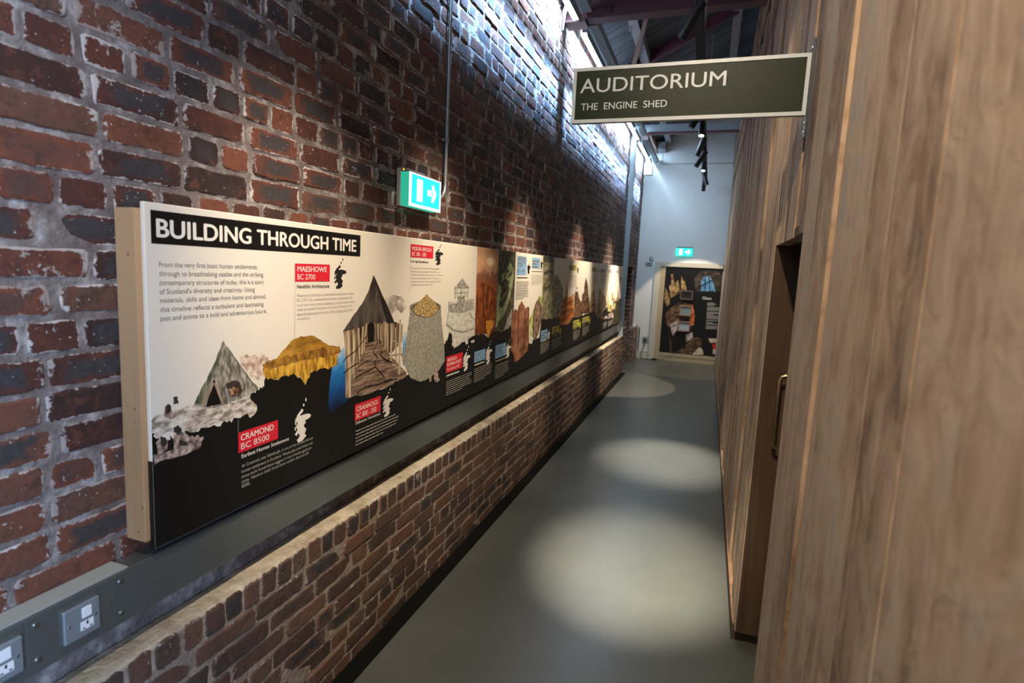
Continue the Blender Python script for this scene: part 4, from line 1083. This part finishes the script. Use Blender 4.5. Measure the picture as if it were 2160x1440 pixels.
def bars(conv, x0, y0, x1, y1, n, mat, k=3, thick=.45, seed=1, last=.6):
    """body copy too small to read in the photograph: rows of type"""
    f = Flat(); rr = random.Random(seed)
    (a, za_), (b, _), (_, zb_) = pp(*conv(x0, y0)), pp(*conv(x1, y1)), pp(*conv(x0, y1))
    p = (za_-zb_)/n
    for i in range(n):
        e_ = b-(b-a)*(rr.uniform(0, .12) if i < n-1 else 1-last)
        y = a
        while y < e_:
            w = min(rr.uniform(.010, .034)*(1 if a < 3.6 else 2.2), e_-y)
            f.yz([(y, za_-p*i-p*thick), (y+w, za_-p*i-p*thick), (y+w, za_-p*i), (y, za_-p*i)], k)
            y += w+.0045
    return f.build('body_text', M[mat], P)
bars(c5, 108, 1255, 440, 1385, 5, 'ink_dim', thick=.32, seed=2)
bars(c6, 85, 1165, 190, 1180, 1, 'ink_white', thick=.9, last=1); bars(c6, 85, 1220, 295, 1348, 7, 'ink_dim', thick=.32, seed=3)
bars(c6, 323, 1075, 405, 1087, 1, 'ink_white', thick=.9, last=1); bars(c6, 322, 1113, 465, 1235, 7, 'ink_dim', thick=.32, seed=4)
bars(c6, 500, 1045, 590, 1052, 1, 'ink_white', thick=.9, last=1); bars(c6, 498, 1085, 610, 1205, 7, 'ink_dim', thick=.32, seed=5)
bars(c6, 680, 340, 766, 348, 1, 'ink_black', thick=.9, last=1); bars(c6, 678, 378, 775, 532, 11, 'ink_grey', thick=.35, seed=6)
for quad, mat, lab in (([(320, 224), (407, 228), (403, 345), (318, 340)], 'blue', 'second tall blue caption on the white strip'), ([(415, 1020), (487, 995), (487, 1092), (413, 1130)], 'blue', 'last blue caption in the black field'),
        ([(722, 298), (805, 302), (803, 363), (722, 358)], 'yellow', 'yellow caption above the orange cathedral'), ([(540, 975), (612, 957), (612, 1032), (537, 1055)], 'yellow', 'lowest yellow caption in the black field'),
        ([(765, 906), (832, 892), (830, 966), (765, 988)], 'yellow', 'yellow caption below the brown towers'), ([(868, 872), (940, 857), (938, 915), (867, 936)], 'yellow', 'yellow caption below the tallest tower'), ([(968, 323), (1022, 326), (1022, 377), (966, 374)], 'yellow', 'small yellow caption above the honey ruins'),
        ([(1062, 345), (1106, 348), (1105, 387), (1062, 384)], 'purple', 'first plum caption from the left'), ([(1152, 355), (1187, 358), (1186, 390), (1152, 387)], 'purple', 'second plum caption from the left'), ([(1225, 360), (1253, 363), (1252, 394), (1225, 392)], 'purple', 'third plum caption from the left'), ([(1272, 436), (1296, 438), (1295, 471), (1272, 470)], 'purple', 'lowest plum caption at the far end'),
        ([(1087, 850), (1125, 838), (1122, 882), (1085, 895)], 'pink', 'first dusty pink caption'), ([(1148, 830), (1196, 816), (1195, 868), (1148, 886)], 'pink', 'second dusty pink caption')):
    o = capt(c7, quad, mat, None, None, lab)
    f = Flat(); xs = [p[0] for p in quad]; ys_ = [p[1] for p in quad]
    (a, zt_), (b, zb_) = Q(c7, [quad[0]])[0], Q(c7, [quad[2]])[0]
    for fr, wx in ((.22, .85), (.48, .6), (.76, .75)):
        z = zt_+(zb_-zt_)*fr
        f.yz([(a+(b-a)*.08, z-.012), (a+(b-a)*wx, z-.012), (a+(b-a)*wx, z), (a+(b-a)*.08, z)], 4)
    f.build('caption_lettering', M['ink'] if mat != 'purple' else M['ink_dim'], o)
for (x0, y0, x1, y1, n_, mt, sd) in ((155, 435, 270, 445, 1, 'ink_black', 7), (150, 480, 278, 690, 11, 'ink_grey', 8), (318, 368, 430, 376, 1, 'ink_black', 9), (315, 408, 425, 530, 8, 'ink_grey', 10), (722, 376, 762, 384, 1, 'yellow', 11), (720, 410, 800, 560, 9, 'ink_grey', 12),
        (968, 390, 1000, 397, 1, 'yellow', 13), (966, 415, 1024, 540, 8, 'ink_grey', 14), (1062, 405, 1106, 520, 7, 'ink_grey', 15), (1152, 405, 1190, 510, 7, 'ink_grey', 16), (1225, 408, 1255, 500, 6, 'ink_grey', 17),
        (415, 1130, 480, 1140, 1, 'ink_white', 18), (413, 1160, 505, 1275, 7, 'ink_dim', 19), (540, 1075, 600, 1082, 1, 'yellow', 20), (538, 1110, 640, 1230, 7, 'ink_dim', 21), (766, 1000, 806, 1006, 1, 'yellow', 22), (765, 1030, 835, 1130, 6, 'ink_dim', 23), (868, 955, 892, 962, 1, 'yellow', 24), (867, 985, 935, 1080, 6, 'ink_dim', 25), (1085, 935, 1130, 1000, 5, 'ink_dim', 26), (1148, 915, 1198, 975, 5, 'ink_dim', 27)):
    bars(c7, x0, y0, x1, y1, n_, mt, thick=.9 if n_ == 1 else .32, seed=sd, last=1 if n_ == 1 else .6)
# little map marks: a ragged outline of the country
MAP = [(.45, 1.0), (.55, .97), (.50, .88), (.38, .84), (.42, .80), (.85, .78), (.95, .70), (.78, .62), (.62, .60), (.70, .55), (.60, .50), (.58, .42), (.72, .33), (.62, .22), (.70, .12), (.50, .02), (.30, .0), (.22, .10), (.38, .20), (.30, .30), (.20, .22), (.12, .30), (.26, .40), (.18, .50), (.28, .62), (.16, .70), (.26, .86)]
def mapmark(conv, x0, y0, x1, y1, mat, seed=0):
    (a, za_), (b, zb_) = pp(*conv(x0, y0)), pp(*conv(x1, y1))
    pts = [(a+(b-a)*(.45+(p[0]-.45)*1.45), zb_+(za_-zb_)*.78*p[1]) for p in MAP]
    f = Flat(); f.yz(ragged(pts, abs(b-a)*.03, 3, seed), 3)
    H = za_-zb_; W = b-a
    f.yz(disc((a+W*.62, zb_+H*.86), W*.07, H*.035, 6), 3); f.yz(disc((a+W*.78, zb_+H*.97), W*.05, H*.05, 6), 3); f.yz(disc((a+W*.05, zb_+H*.52), W*.06, H*.09, 6), 3); f.yz(disc((a+W*.02, zb_+H*.36), W*.05, H*.05, 6), 3)
    return f.build('map_mark', M[mat], P)
mapmark(c3, 525, 375, 600, 608, 'ink_black'); mapmark(c4, 985, 480, 1068, 705, 'ink_white'); mapmark(c5, 318, 950, 380, 1130, 'ink_white'); mapmark(c3, 1292, 268, 1338, 430, 'ink_black')
mapmark(c6, 232, 930, 275, 1118, 'ink_white'); mapmark(c6, 423, 885, 460, 1060, 'ink_white'); mapmark(c6, 592, 870, 622, 1008, 'ink_white'); mapmark(c6, 772, 200, 790, 310, 'ink_black')
for (x0, y0, x1, y1, mt) in ((277, 290, 293, 400, 'ink_black'), (416, 232, 434, 345, 'ink_black'), (494, 1000, 512, 1100, 'ink_white'), (619, 965, 636, 1055, 'yellow'), (813, 310, 824, 390, 'ink_black'), (836, 895, 850, 980, 'yellow'), (941, 860, 954, 940, 'yellow'), (1031, 330, 1039, 395, 'ink_black'), (1126, 845, 1136, 905, 'ink_white'), (1196, 815, 1204, 880, 'ink_white')):
    mapmark(c7, x0, y0, x1, y1, mt)
# thin rules beside the captions
for conv, pts in ((c3, [(222, 415), (220, 1095)]), (c3, [(1101, 268), (1096, 640)]), (c4, [(640, 588), (640, 668)])):
    f = Flat(); f.yz(strip(Q(conv, pts), .0015), 2)
    f.build('caption_rule', M['ink_grey'], P)

# ================================================================== EXIT SIGN ON THE BRICK WALL
EGREEN = emit('exit_green_glow', (0.02, 0.84, 0.72), 1.7)
EGREEN2 = emit('exit_green_side_glow', (0.04, 0.62, 0.40), 0.75)
EWHITE = emit('exit_white_glow', (0.92, 1.0, 0.98), 2.6)
def pictogram(mb, fn):
    """doorway with a running figure and an arrow to the right, unit square coordinates 0..2 by 0..1"""
    mb.poly([fn(.34, .10), (fn(.74, .10)), fn(.74, .90), fn(.34, .90)], 0)
def exit_figure(mb, fn):
    def P_(pts): mb.poly([fn(*p) for p in pts], 0)
    P_([(.52, .74), (.60, .74), (.62, .68), (.58, .62), (.52, .66)])
    P_([(.50, .62), (.60, .60), (.56, .38), (.46, .40)])
    P_([(.56, .40), (.66, .26), (.62, .22), (.50, .36)]); P_([(.46, .42), (.42, .24), (.38, .26), (.42, .42)])
def exit_arrow(mb, fn):
    mb.poly([fn(1.10, .40), fn(1.42, .40), fn(1.42, .62), fn(1.10, .62)], 0)
    mb.poly([fn(1.42, .18), fn(1.55, .18), fn(1.78, .51), fn(1.55, .84), fn(1.42, .84), fn(1.42, .70), fn(1.52, .51), fn(1.42, .32)], 0)
t = thing('exit_sign', 'lit green exit sign box with white arrow on the brick wall above the panel', 'exit sign', (-1.39, 2.53, 1.96), 'lit exit signs')
ya, yb, za, zb = 2.366, 2.684, 1.966, 2.118
mb = MB(); mb.box(-1.397, -1.378, ya-.004, yb+.010, za-.002, zb+.016)
mb.build('housing', M['beige'], t, bevel=.002)
mb = MB(); mb.box(-1.378, -1.345, ya, yb-.14, zb+.001, zb+.016); mb.box(-1.378, -1.350, yb-.139, yb, zb+.001, zb+.012)
mb.build('top_rail', M['greyplastic'], t, bevel=.002)
mb = MB(); mb.tube([(-1.362, ya-.0035, zb+.009), (-1.362, ya+.001, zb+.009)], .0035, 10)
mb.build('charge_lamp', emit('amber_lamp', (1.0, .42, .02), 2.5), t)
mb = MB(); mb.box(-1.3775, -1.334, ya+.002, yb-.002, za, zb)
mb.build('green_body', EGREEN2, t)
mb = MB(); xf = -1.329
mb.box(-1.3335, xf, ya, ya+.016, za, zb); mb.box(-1.3335, xf, yb-.010, yb, za, zb); mb.box(-1.3335, xf, ya+.016, yb-.010, za, za+.013); mb.box(-1.3335, xf, ya+.016, yb-.010, zb-.005, zb)
mb.build('white_border', EWHITE, t)
mb = MB(); mb.box(-1.3335, xf-.001, ya+.0165, yb-.0105, za+.0135, zb-.0055)
face = mb.build('sign_face', EGREEN, t)
def fe(a, b): return (xf-.0004, ya+.020+(yb-ya-.036)*a/2, za+.016+(zb-za-.024)*b)
mb = MB(); pictogram(mb, fe); mb.build('door_symbol', EWHITE, face)
def fe2(a, b): return (xf-.0001, ya+.020+(yb-ya-.036)*a/2, za+.016+(zb-za-.024)*b)
mb = MB(); exit_figure(mb, fe2)
mb.build('figure_symbol', emit('exit_figure_glow', (.75, 1.0, .97), 1.6), face)
mb = MB(); exit_arrow(mb, fe); mb.build('arrow_symbol', EWHITE, face)
# conduit dropping to it
t = thing('conduit_pipe', 'thin galvanised conduit dropping down the brick wall to the exit sign', 'conduit', (-1.383, 2.845, 2.04))
mb = MB(); mb.tube([(-1.385, 2.845, 4.05), (-1.385, 2.845, 2.13), (-1.385, 2.838, 2.095), (-1.384, 2.815, 2.065), (-1.384, 2.78, 2.048), (-1.384, 2.702, 2.045)], .0095, 12)
mb.build('pipe', M['galv'], t, smooth=True)
for z in (2.36, 3.2):
    mb = MB(); mb.box(-1.398, -1.376, 2.828, 2.835, z-.006, z+.006); mb.tube([(-1.385, 2.845, z-.007), (-1.385, 2.845, z+.007)], .0125, 12); mb.box(-1.398, -1.390, 2.81, 2.83, z-.006, z+.006)
    mb.build('saddle_clip', M['galv'], t)

# ================================================================== HANGING SIGN
SY = 2.03
t = thing('hanging_sign', 'dark green projecting sign reading AUDITORIUM THE ENGINE SHED, bracketed to the wooden wall', 'sign', (.24, SY, 2.21))
sx0, sx1, sz0, sz1 = -.507, .2385, 2.217, 2.401
mb = MB(); mb.box(sx0+.006, sx1-.004, SY+.002, SY+.018, sz0+.006, sz1-.006)
sg = mb.build('sign_plate', M['sign_green'], t)
mb = MB(); bw = .0115
for q in ((sx0, sx1, sz0, sz0+bw), (sx0, sx1, sz1-bw, sz1), (sx0, sx0+bw, sz0+bw, sz1-bw), (sx1-bw, sx1, sz0+bw, sz1-bw)):
    mb.box(q[0], q[1], SY-.001, SY+.020, q[2], q[3])
mb.build('sign_frame', M['sign_white'], t)
def fs(x, z): return (x, SY+.0014, z)
mb = MB(); text_on(mb, 'AUDITORIUM', fs, -.481, -.004, 2.3185, .0465, 0, .003)
tag(mb.build('large_lettering', M['sign_white'], sg), 'large off white capitals reading AUDITORIUM')
mb = MB(); text_on(mb, 'THE  ENGINE  SHED', fs, -.4745, -.183, 2.2605, .0228, 0, .006)
tag(mb.build('small_lettering', M['sign_white'], sg), 'small off white capitals reading THE ENGINE SHED')
mb = MB(); mb.box(.2395, .2465, SY-.014, SY+.026, 2.150, 2.440)
mb.build('wall_bracket', M['black'], t, bevel=.001)
mb = MB()
for z in (2.168, 2.195, 2.418):
    mb.tube([(.2365, SY+.006, z), (.2394, SY+.006, z)], .006, 10)
mb.build('bracket_screw', M['chrome'], t)

# ================================================================== SPOTLIGHT RAIL
RX, RZ = -.222, 3.47
t = thing('lighting_rail', 'long black spotlight rail suspended over the corridor', 'lighting track', (RX, 6.5, RZ))
mb = MB(); mb.box(RX-.030, RX+.030, -.6, 11.2, RZ, RZ+.085)
mb.build('rail', M['blackmat'], t)
for y in (2.4, 4.55, 5.45, 7.9, 10.6):
    mb = MB(); mb.tube([(RX, y, RZ+.08), (RX+.012, y, roofz(RX)-.02)], .003, 6)
    mb.build('suspension_wire', M['chrome'], t)
mb = MB(); mb.tube([(RX+.018, 4.6, RZ+.4), (RX+.022, 5.1, RZ+.06), (RX+.024, 4.75, RZ+.42)], .006, 6)
mb.build('supply_cable', M['steel_grey'], t)

def spot_lamp(name, loc, target, power, deg, blend, color=WARM, rad=.03):
    l = bpy.data.lights.new(name, 'SPOT'); l.energy = power*4.6; l.spot_size = R(deg); l.spot_blend = blend
    l.color = color; l.shadow_soft_size = rad
    o = bpy.data.objects.new(name, l); COL.objects.link(o)
    d = (Vector(target)-Vector(loc)).normalized()
    o.matrix_world = Matrix.Translation(loc) @ d.to_track_quat('-Z', 'Y').to_matrix().to_4x4()
    return o
def spotlight(y, aim, power, deg, blend, label, lit=False, L=.235, r=.033, color=WARM, drop=.085):
    t = thing('spotlight', label, 'spotlight', (RX, y, RZ), 'black spotlights on the rail')
    piv = Vector((RX, y, RZ-drop)); d = (Vector(aim)-piv).normalized()
    mb = MB(); mb.box(RX-.019, RX+.019, y-.075, y+.075, RZ-.028, RZ-.0005)
    mb.build('rail_adapter', M['black'], t, bevel=.002)
    mb = MB(); mb.tube([(RX, y, RZ-.027), tuple(piv)], .011, 10)
    mb.build('stem', M['black'], t)
    a = piv-d*.06; b = piv+d*(L-.06)
    mb = MB(); mb.tube([tuple(a), tuple(a+d*.004), tuple(b-d*.03), tuple(b-d*.029), tuple(b-d*.024), tuple(b-d*.023), tuple(b)], r, 24, cap=False)
    n = 24
    mb.tube([tuple(a-d*.001), tuple(a)], r*.98, 24)
    mb.tube([tuple(b), tuple(b-d*.016)], r*.90, 24, cap=False)
    body = mb.build('lamp_body', M['black'], t, smooth=True)
    mb = MB(); mb.tube([tuple(b-d*.020), tuple(b-d*.016)], r*.9, 24)
    mb.build('lens', emit('lens_glow_bright', (1, .97, .93), 9.0) if lit else emit('lens_glow', (1, .82, .55), 1.2), t)
    if power:
        spot_lamp('spot_beam', tuple(b+d*.004), aim, power, deg, blend, color)
    return t
spotlight(.05, (-1.33, 1.15, 1.3), 22, 48, 1, 'black rail spotlight nearest the viewer, above the left end of the panel')
spotlight(1.15, (-1.33, 1.75, 1.48), 62, 42, 1, 'black rail spotlight over the first metre of the panel')
spotlight(2.3, (-1.33, 2.85, 1.50), 64, 40, 1, 'black rail spotlight just beyond the hanging sign, aimed at the panel')
spotlight(4.02, (-1.33, 4.3, 1.46), 84, 38, 1, 'large black rail spotlight tilted left, seen above the hanging sign')
spotlight(6.35, (-1.33, 6.2, 1.46), 92, 38, 1, 'black rail spotlight tilted left, first below the hanging sign')
spotlight(7.02, (-.25, 5.38, 0), 330, 23, 1, 'black rail spotlight facing the viewer with a bright lens, the nearer of two', True, L=.17, color=(1.0, .93, .82))
spotlight(7.72, (-1.30, 8.75, .35), 110, 36, .12, 'black rail spotlight tilted left, second below the hanging sign')
spotlight(8.55, (-1.33, 8.3, 1.46), 84, 38, 1, 'black rail spotlight tilted left, third below the hanging sign')
spotlight(9.25, (-.30, 7.6, 0), 9, 26, .8, 'black rail spotlight facing the viewer with a bright lens, the farther of two', True, L=.17, color=(1.0, .93, .82))
spotlight(10.55, (-.30, 11.55, .3), 36, 62, .12, 'black rail spotlight hanging nearly straight down at the far end of the rail', L=.26)
spotlight(10.15, (.24, 9.9, 2.0), 14, 60, .6, 'black rail spotlight tilted right towards the wooden wall at the far end')
spotlight(.55, (-.26, 3.22, 0), 740, 20, 1, 'black rail spotlight behind the hanging sign lighting the near floor', color=(1.0, .92, .80))
spotlight(-.35, (.22, 1.2, 1.95), 70, 84, .9, 'black rail spotlight overhead washing the nearest boards of the wooden wall')
spotlight(2.75, (.24, 3.4, 1.2), 10, 76, .8, 'black rail spotlight above the doorway side of the corridor')

# ================================================================== END WALL FITTINGS
t = thing('exit_sign', 'lit green exit sign with white arrow high on the white end wall', 'exit sign', (-.506, YE, 2.12), 'lit exit signs')
mb = MB(); mb.box(-.665, -.350, YE-.06, YE-.001, 2.268, 2.290)
mb.build('housing', M['greyplastic'], t, bevel=.002)
mb = MB(); mb.box(-.660, -.355, YE-.045, YE-.025, 2.115, 2.267)
face = mb.build('sign_face', EGREEN, t)
def fx(a, b): return (-.655+.295*a/2, YE-.0455, 2.12+.142*b)
mb = MB(); pictogram(mb, fx); mb.build('door_symbol', EWHITE, face)
mb = MB(); exit_arrow(mb, fx); mb.build('arrow_symbol', EWHITE, face)

# framed display about glass
t = thing('poster_display', 'cream framed black exhibition poster headed Glass on the end wall', 'poster', (-.40, YE, 0.0))
mb = MB()
mb.box(-1.045, -.93, YE-.05, YE-.001, 0.0, 1.985); mb.box(-.93, .243, YE-.05, YE-.001, 1.895, 1.985)
mb.build('outer_frame', M['cream'], t, bevel=.003)
mb = MB()
mb.box(-.9295, -.834, YE-.03, YE-.001, 0.0, 1.894); mb.box(-.8335, .243, YE-.042, YE-.001, 0.095, .162); mb.box(-.8335, .243, YE-.034, YE-.001, 0.0, .094)
mb.build('inner_frame', plain('ochre_cream_paint', (.46, .37, .23), .5), t, bevel=.003)
PY = YE-.018
mb = MB(); mb.box(-.8335, .243, PY, YE-.001, .163, 1.8945)
pb = mb.build('poster_print', M['print_black'], t)
c8 = lambda x, y: (1360+x/6.26, 540+y/6.26)
def pq(pts): return [pe(*c8(*p), PY) for p in pts]
class FlatX(MB):
    def xz(s, q, k, mat=0):
        q = [(min(max(a, -.832), .242), min(max(b_, .165), 1.893)) for a, b_ in q]
        tri = tessellate_polygon([[Vector((a, b_, 0)) for a, b_ in q]])
        i = len(s.v); s.v += [(a, PY-.0004*k, b_) for a, b_ in q]
        for t3 in tri: s.f.append([i+j for j in t3]); s.m.append(mat)
def ppic(name, items, label):
    f = FlatX(); mats = []
    for q, k, m_ in items:
        if m_ not in mats: mats.append(m_)
        f.xz(q, k, mats.index(m_))
    o = f.build(name, mats, pb); o['label'] = label
    return o
B_gold = art('poster_golden_ruin', [(.12, .06, .02), (.34, .20, .075), (.55, .36, .16)], (16, 12))
B_brn = art('poster_brown_ruin', [(.03, .018, .01), (.11, .06, .03), (.24, .14, .07)], (14, 14))
B_or = art('poster_orange_glass', [(.3, .06, .015), (.62, .16, .04), (.8, .36, .16)], (18, 18))
B_pk = art('poster_pink_white', [(.30, .09, .07), (.52, .40, .38), (.68, .64, .60)], (10, 10))
B_wn = art('poster_blue_window', [(.07, .20, .36), (.14, .33, .52), (.24, .45, .62)], (8, 8))
B_dk = art('poster_dim_vault', [(.012, .010, .008), (.045, .032, .022), (.10, .075, .05)], (14, 14))
B_cr = art('poster_cream', [(.50, .40, .26), (.68, .60, .46)], (10, 10))
items = [
    (ragged(pq([(275, 400), (302, 480), (322, 540), (330, 622), (292, 672), (266, 580), (263, 480)]), .012, 4, 1), 1, B_gold),
    (ragged(pq([(345, 235), (370, 235), (390, 340), (405, 350), (437, 315), (465, 440), (470, 482), (335, 560), (318, 400), (350, 370)]), .012, 4, 2), 1, B_gold),
    (ragged(pq([(480, 262), (495, 258), (505, 320), (532, 336), (552, 445), (478, 450)]), .010, 4, 3), 1, B_gold),
    (ragged(pq([(335, 690), (460, 590), (640, 640), (655, 760), (600, 800), (460, 850), (350, 965), (300, 920), (268, 765)]), .014, 4, 4), 1, B_brn),
    (ragged(pq([(590, 640), (640, 660), (658, 790), (650, 912), (600, 916), (590, 800)]), .012, 4, 5), 2, B_or),
    (ragged(pq([(345, 895), (445, 840), (432, 950), (376, 1056), (348, 1000)]), .012, 4, 6), 2, B_pk),
    (ragged(pq([(538, 1035), (632, 1000), (642, 1082), (545, 1142)]), .012, 4, 7), 2, B_pk),
    (ragged(pq([(440, 1275), (480, 1225), (560, 1160), (640, 1085), (700, 1075), (740, 1080), (752, 1172), (690, 1210), (620, 1290), (500, 1285)]), .016, 4, 8), 1, B_brn),
    (ragged(pq([(315, 960), (335, 1110), (360, 1140), (350, 1270), (330, 1265), (330, 1130)]), .010, 4, 9), 1, B_brn),
    (ragged(pq([(628, 1292), (722, 1195), (760, 1230), (776, 1300), (700, 1306)]), .008, 4, 10), 2, B_cr),
]
ppic('ruin_picture', items, 'printed picture of golden ruins and coloured glass')
arch = [(740, 462), (744, 345), (760, 300), (790, 265), (838, 262), (875, 290), (900, 340), (936, 466)]
items = [(ragged(pq([(650, 300), (720, 220), (830, 190), (960, 200), (1040, 230), (1040, 460), (660, 462)]), .02, 4, 11), 1, B_dk), (pq(arch), 2, B_wn)]
for pts, w in (([(800, 262), (800, 462)], .014), ([(850, 275), (862, 465)], .014), ([(775, 300), (800, 360), (775, 462)], .008), ([(820, 262), (860, 330), (890, 320)], .01), ([(690, 420), (870, 330), (1040, 215)], .022), ([(880, 465), (1040, 370)], .012)):
    items.append((strip(pq(pts), w), 3, M['print_black']))
ppic('window_picture', items, 'printed picture of a blue arched church window')
ppic('flag_picture', [(pq([(838, 1085), (975, 1090), (970, 1140), (862, 1146)]), 1, B_cr), (pq([(885, 1168), (965, 1148), (960, 1238), (902, 1212)]), 2, art('poster_red', [(.40, .02, .015), (.6, .04, .03)], (8, 8))), (pq([(902, 1222), (955, 1240), (950, 1292), (896, 1292)]), 1, B_cr)], 'printed red and cream detail')
mb = MB()
(a, za), (b, _) = pq([(760, 570), (880, 572)])
text_on(mb, 'Glass', lambda x, z: (x, PY-.0016, z), a, b, za, .055, 0, .014)
tag(mb.build('poster_heading', M['ink_white'], pb), 'white heading reading Glass')
f = FlatX(); rr = random.Random(5); yy = 612
while yy < 960:
    wdt = rr.choice([150, 165, 120, 160, 90]); q = pq([(828-(yy-612)*.07, yy), (828+wdt-(yy-612)*.07, yy+4), (828+wdt-(yy-612)*.07, yy+14), (828-(yy-612)*.07, yy+10)])
    f.xz(q, 2); yy += 17 + (10 if rr.random() < .2 else 0)
f.build('poster_text', M['ink_grey'], pb)
f = FlatX()
for pts, w in (([(250, 690), (400, 620), (560, 500), (700, 420)], .02), ([(270, 840), (450, 730), (620, 640)], .014), ([(310, 960), (470, 880), (660, 760)], .014), ([(262, 580), (470, 470), (560, 380)], .008)):
    f.xz(strip(pq(pts), w), 3)
f.build('poster_wires', M['print_black'], pb)
for i, ((x0, y0, x1, y1), m_, lab) in enumerate((((473, 450, 630, 582), 'dim', 'topmost small wooden display box on the Glass poster, with a dark empty window'), ((462, 650, 612, 796), 'teal', 'middle small wooden display box on the Glass poster, with a grey green pane'), ((440, 856, 592, 1002), 'pale', 'lowest small wooden display box on the Glass poster, with a pale frosted pane'))):
    (a, z1), (b, z0) = pe(*c8(x0, y0), PY-.05), pe(*c8(x1, y1), PY-.05)
    bx = thing('display_box', lab, 'display box', ((a+b)/2, PY, z0), 'display boxes on the poster')
    w = .022
    mb = MB()
    for q in ((a, b, z0, z0+w), (a, b, z1-w, z1), (a, a+w, z0+w, z1-w), (b-w, b, z0+w, z1-w)):
        mb.box(q[0], q[1], PY-.055, PY-.0025, q[2], q[3])
    mb.build('box_frame', plain('pink_beech', (.30, .17, .12), .5) if i else plain('dull_plum_wood', (.13, .085, .075), .5), bx, bevel=.002)
    mb = MB(); mb.box(a+w, b-w, PY-.03, PY-.026, z0+w, z1-w)
    mb.build('pane', plain('box_'+m_, {'dim': (.03, .025, .022), 'teal': (.22, .28, .29), 'pale': (.42, .45, .50)}[m_], .25), bx)
    if i == 0:
        mb = MB(); mb.box(a+.05, b-.05, PY-.045, PY-.031, z1-.07, z1-.035); mb.box(a+.06, a+.07, PY-.045, PY-.031, z0+.04, z1-.07); mb.box(b-.07, b-.06, PY-.045, PY-.031, z0+.04, z1-.07)
        mb.build('inner_stand', M['blackmat'], bx)

# boxes, plates and cables near the far corner
x_, z_ = pe(1366, 358, 11.60)
t = thing('junction_box', 'white plastic junction box high in the far left corner under the eaves light', 'box', (x_, 11.6, z_-.115))
mb = MB(); mb.box(-1.372, x_+.10, 11.50, 11.62, z_-.115, z_+.115)
mb.build('case', M['whiteplastic'], t, bevel=.012, seg=3)
mb = MB(); mb.tube([(x_-.02, 11.56, z_+.116), (x_-.02, 11.56, z_+.24)], .012, 10)
mb.build('conduit', M['whiteplastic'], t, smooth=True)
mb = MB(); mb.tube([(x_-.03, 11.56, z_-.116), (x_-.035, 11.56, z_-.17), (x_-.06, 11.57, z_-.21)], .014, 8); mb.tube([(x_+.0, 11.55, z_-.116), (x_-.01, 11.55, z_-.2), (x_-.05, 11.56, z_-.26), (x_-.06, 11.57, z_-.20)], .006, 8)
mb.build('cable', M['whiteplastic'], t, smooth=True)
def wallplate(u, v, w, hh, name, label, mat, parts):
    x, z = pe(u, v)
    t = thing(name, label, 'wall plate', (x, YE, z-hh/2))
    mb = MB(); mb.box(x-w/2, x+w/2, YE-.012, YE-.001, z-hh/2, z+hh/2)
    mb.build('plate', M[mat], t, bevel=.002)
    for (pn, dx, dz, pw, ph, pm) in parts:
        mb = MB(); mb.box(x+dx-pw/2, x+dx+pw/2, YE-.018, YE-.0125, z+dz-ph/2, z+dz+ph/2)
        mb.build(pn, M[pm], t, bevel=.002)
    return x, z
wallplate(1374, 546, .075, .075, 'light_switch', 'small single switch plate left of the poster frame, the upper plate', 'greyplastic', [('rocker', .008, .004, .04, .045, 'whiteplastic')])
wallplate(1369, 557, .125, .075, 'key_switch', 'twin grey switch plate left of the poster frame, the lower plate', 'greyplastic', [('rocker', -.028, 0, .035, .045, 'satin'), ('rocker', .028, 0, .035, .045, 'satin')])
sx_, sz_ = wallplate(1361, 716, .12, .12, 'wall_socket', 'grey wall socket low on the end wall with a black plug in it', 'satin', [('socket_insert', 0, 0, .05, .05, 'greyplastic')])
t = thing('plug_lead', 'black plug with its cable trailing from the low wall socket to the floor', 'cable', (sx_, YE-.04, 0.0))
mb = MB(); mb.box(sx_-.022, sx_+.022, YE-.055, YE-.0185, sz_-.03, sz_+.02)
mb.build('plug', M['black'], t, bevel=.006)
mb = MB()
xa, za = pe(1380, 756, YE-.07)
mb.tube([(sx_, YE-.045, sz_-.029), (sx_-.005, YE-.06, sz_-.12), (sx_-.05, YE-.06, .16), (sx_-.06, YE-.07, .03), (sx_-.0, YE-.09, .0065), (-1.0, YE-.12, .0065), (xa-.05, YE-.10, .012)], .006, 8)
mb.build('cord', M['black'], t, smooth=True)
mb = MB(); mb.box(xa-.05, xa+.05, YE-.125, YE-.07, .0005, .035)
mb.build('adapter', M['black'], t, bevel=.004)
mb = MB(); mb.tube([(xa+.05, YE-.10, .012), (-.75, YE-.08, .03), (-.60, YE-.06, .12), (-.50, YE-.056, .20), (-.45, YE-.045, .24)], .004, 8)
mb.build('brown_lead', plain('brown_flex', (.10, .03, .02), .5), t, smooth=True)
x_, _ = pe(1346, 700, 11.86)
mb = MB(); mb.tube([(-1.262, 11.868, 0.001), (-1.262, 11.868, .64)], .010, 8)
tag(mb.build('corner_pipe', M['black'], smooth=True), 'slim dark pipe rising beside the pale brick plinth in the far corner', 'pipe')
mb = MB(); mb.box(-1.36, -1.298, 11.42, 11.48, .6735, .735)
tag(mb.build('sensor_box', M['whiteplastic'], bevel=.006), 'tiny white sensor box standing on the pale brick plinth', 'box')
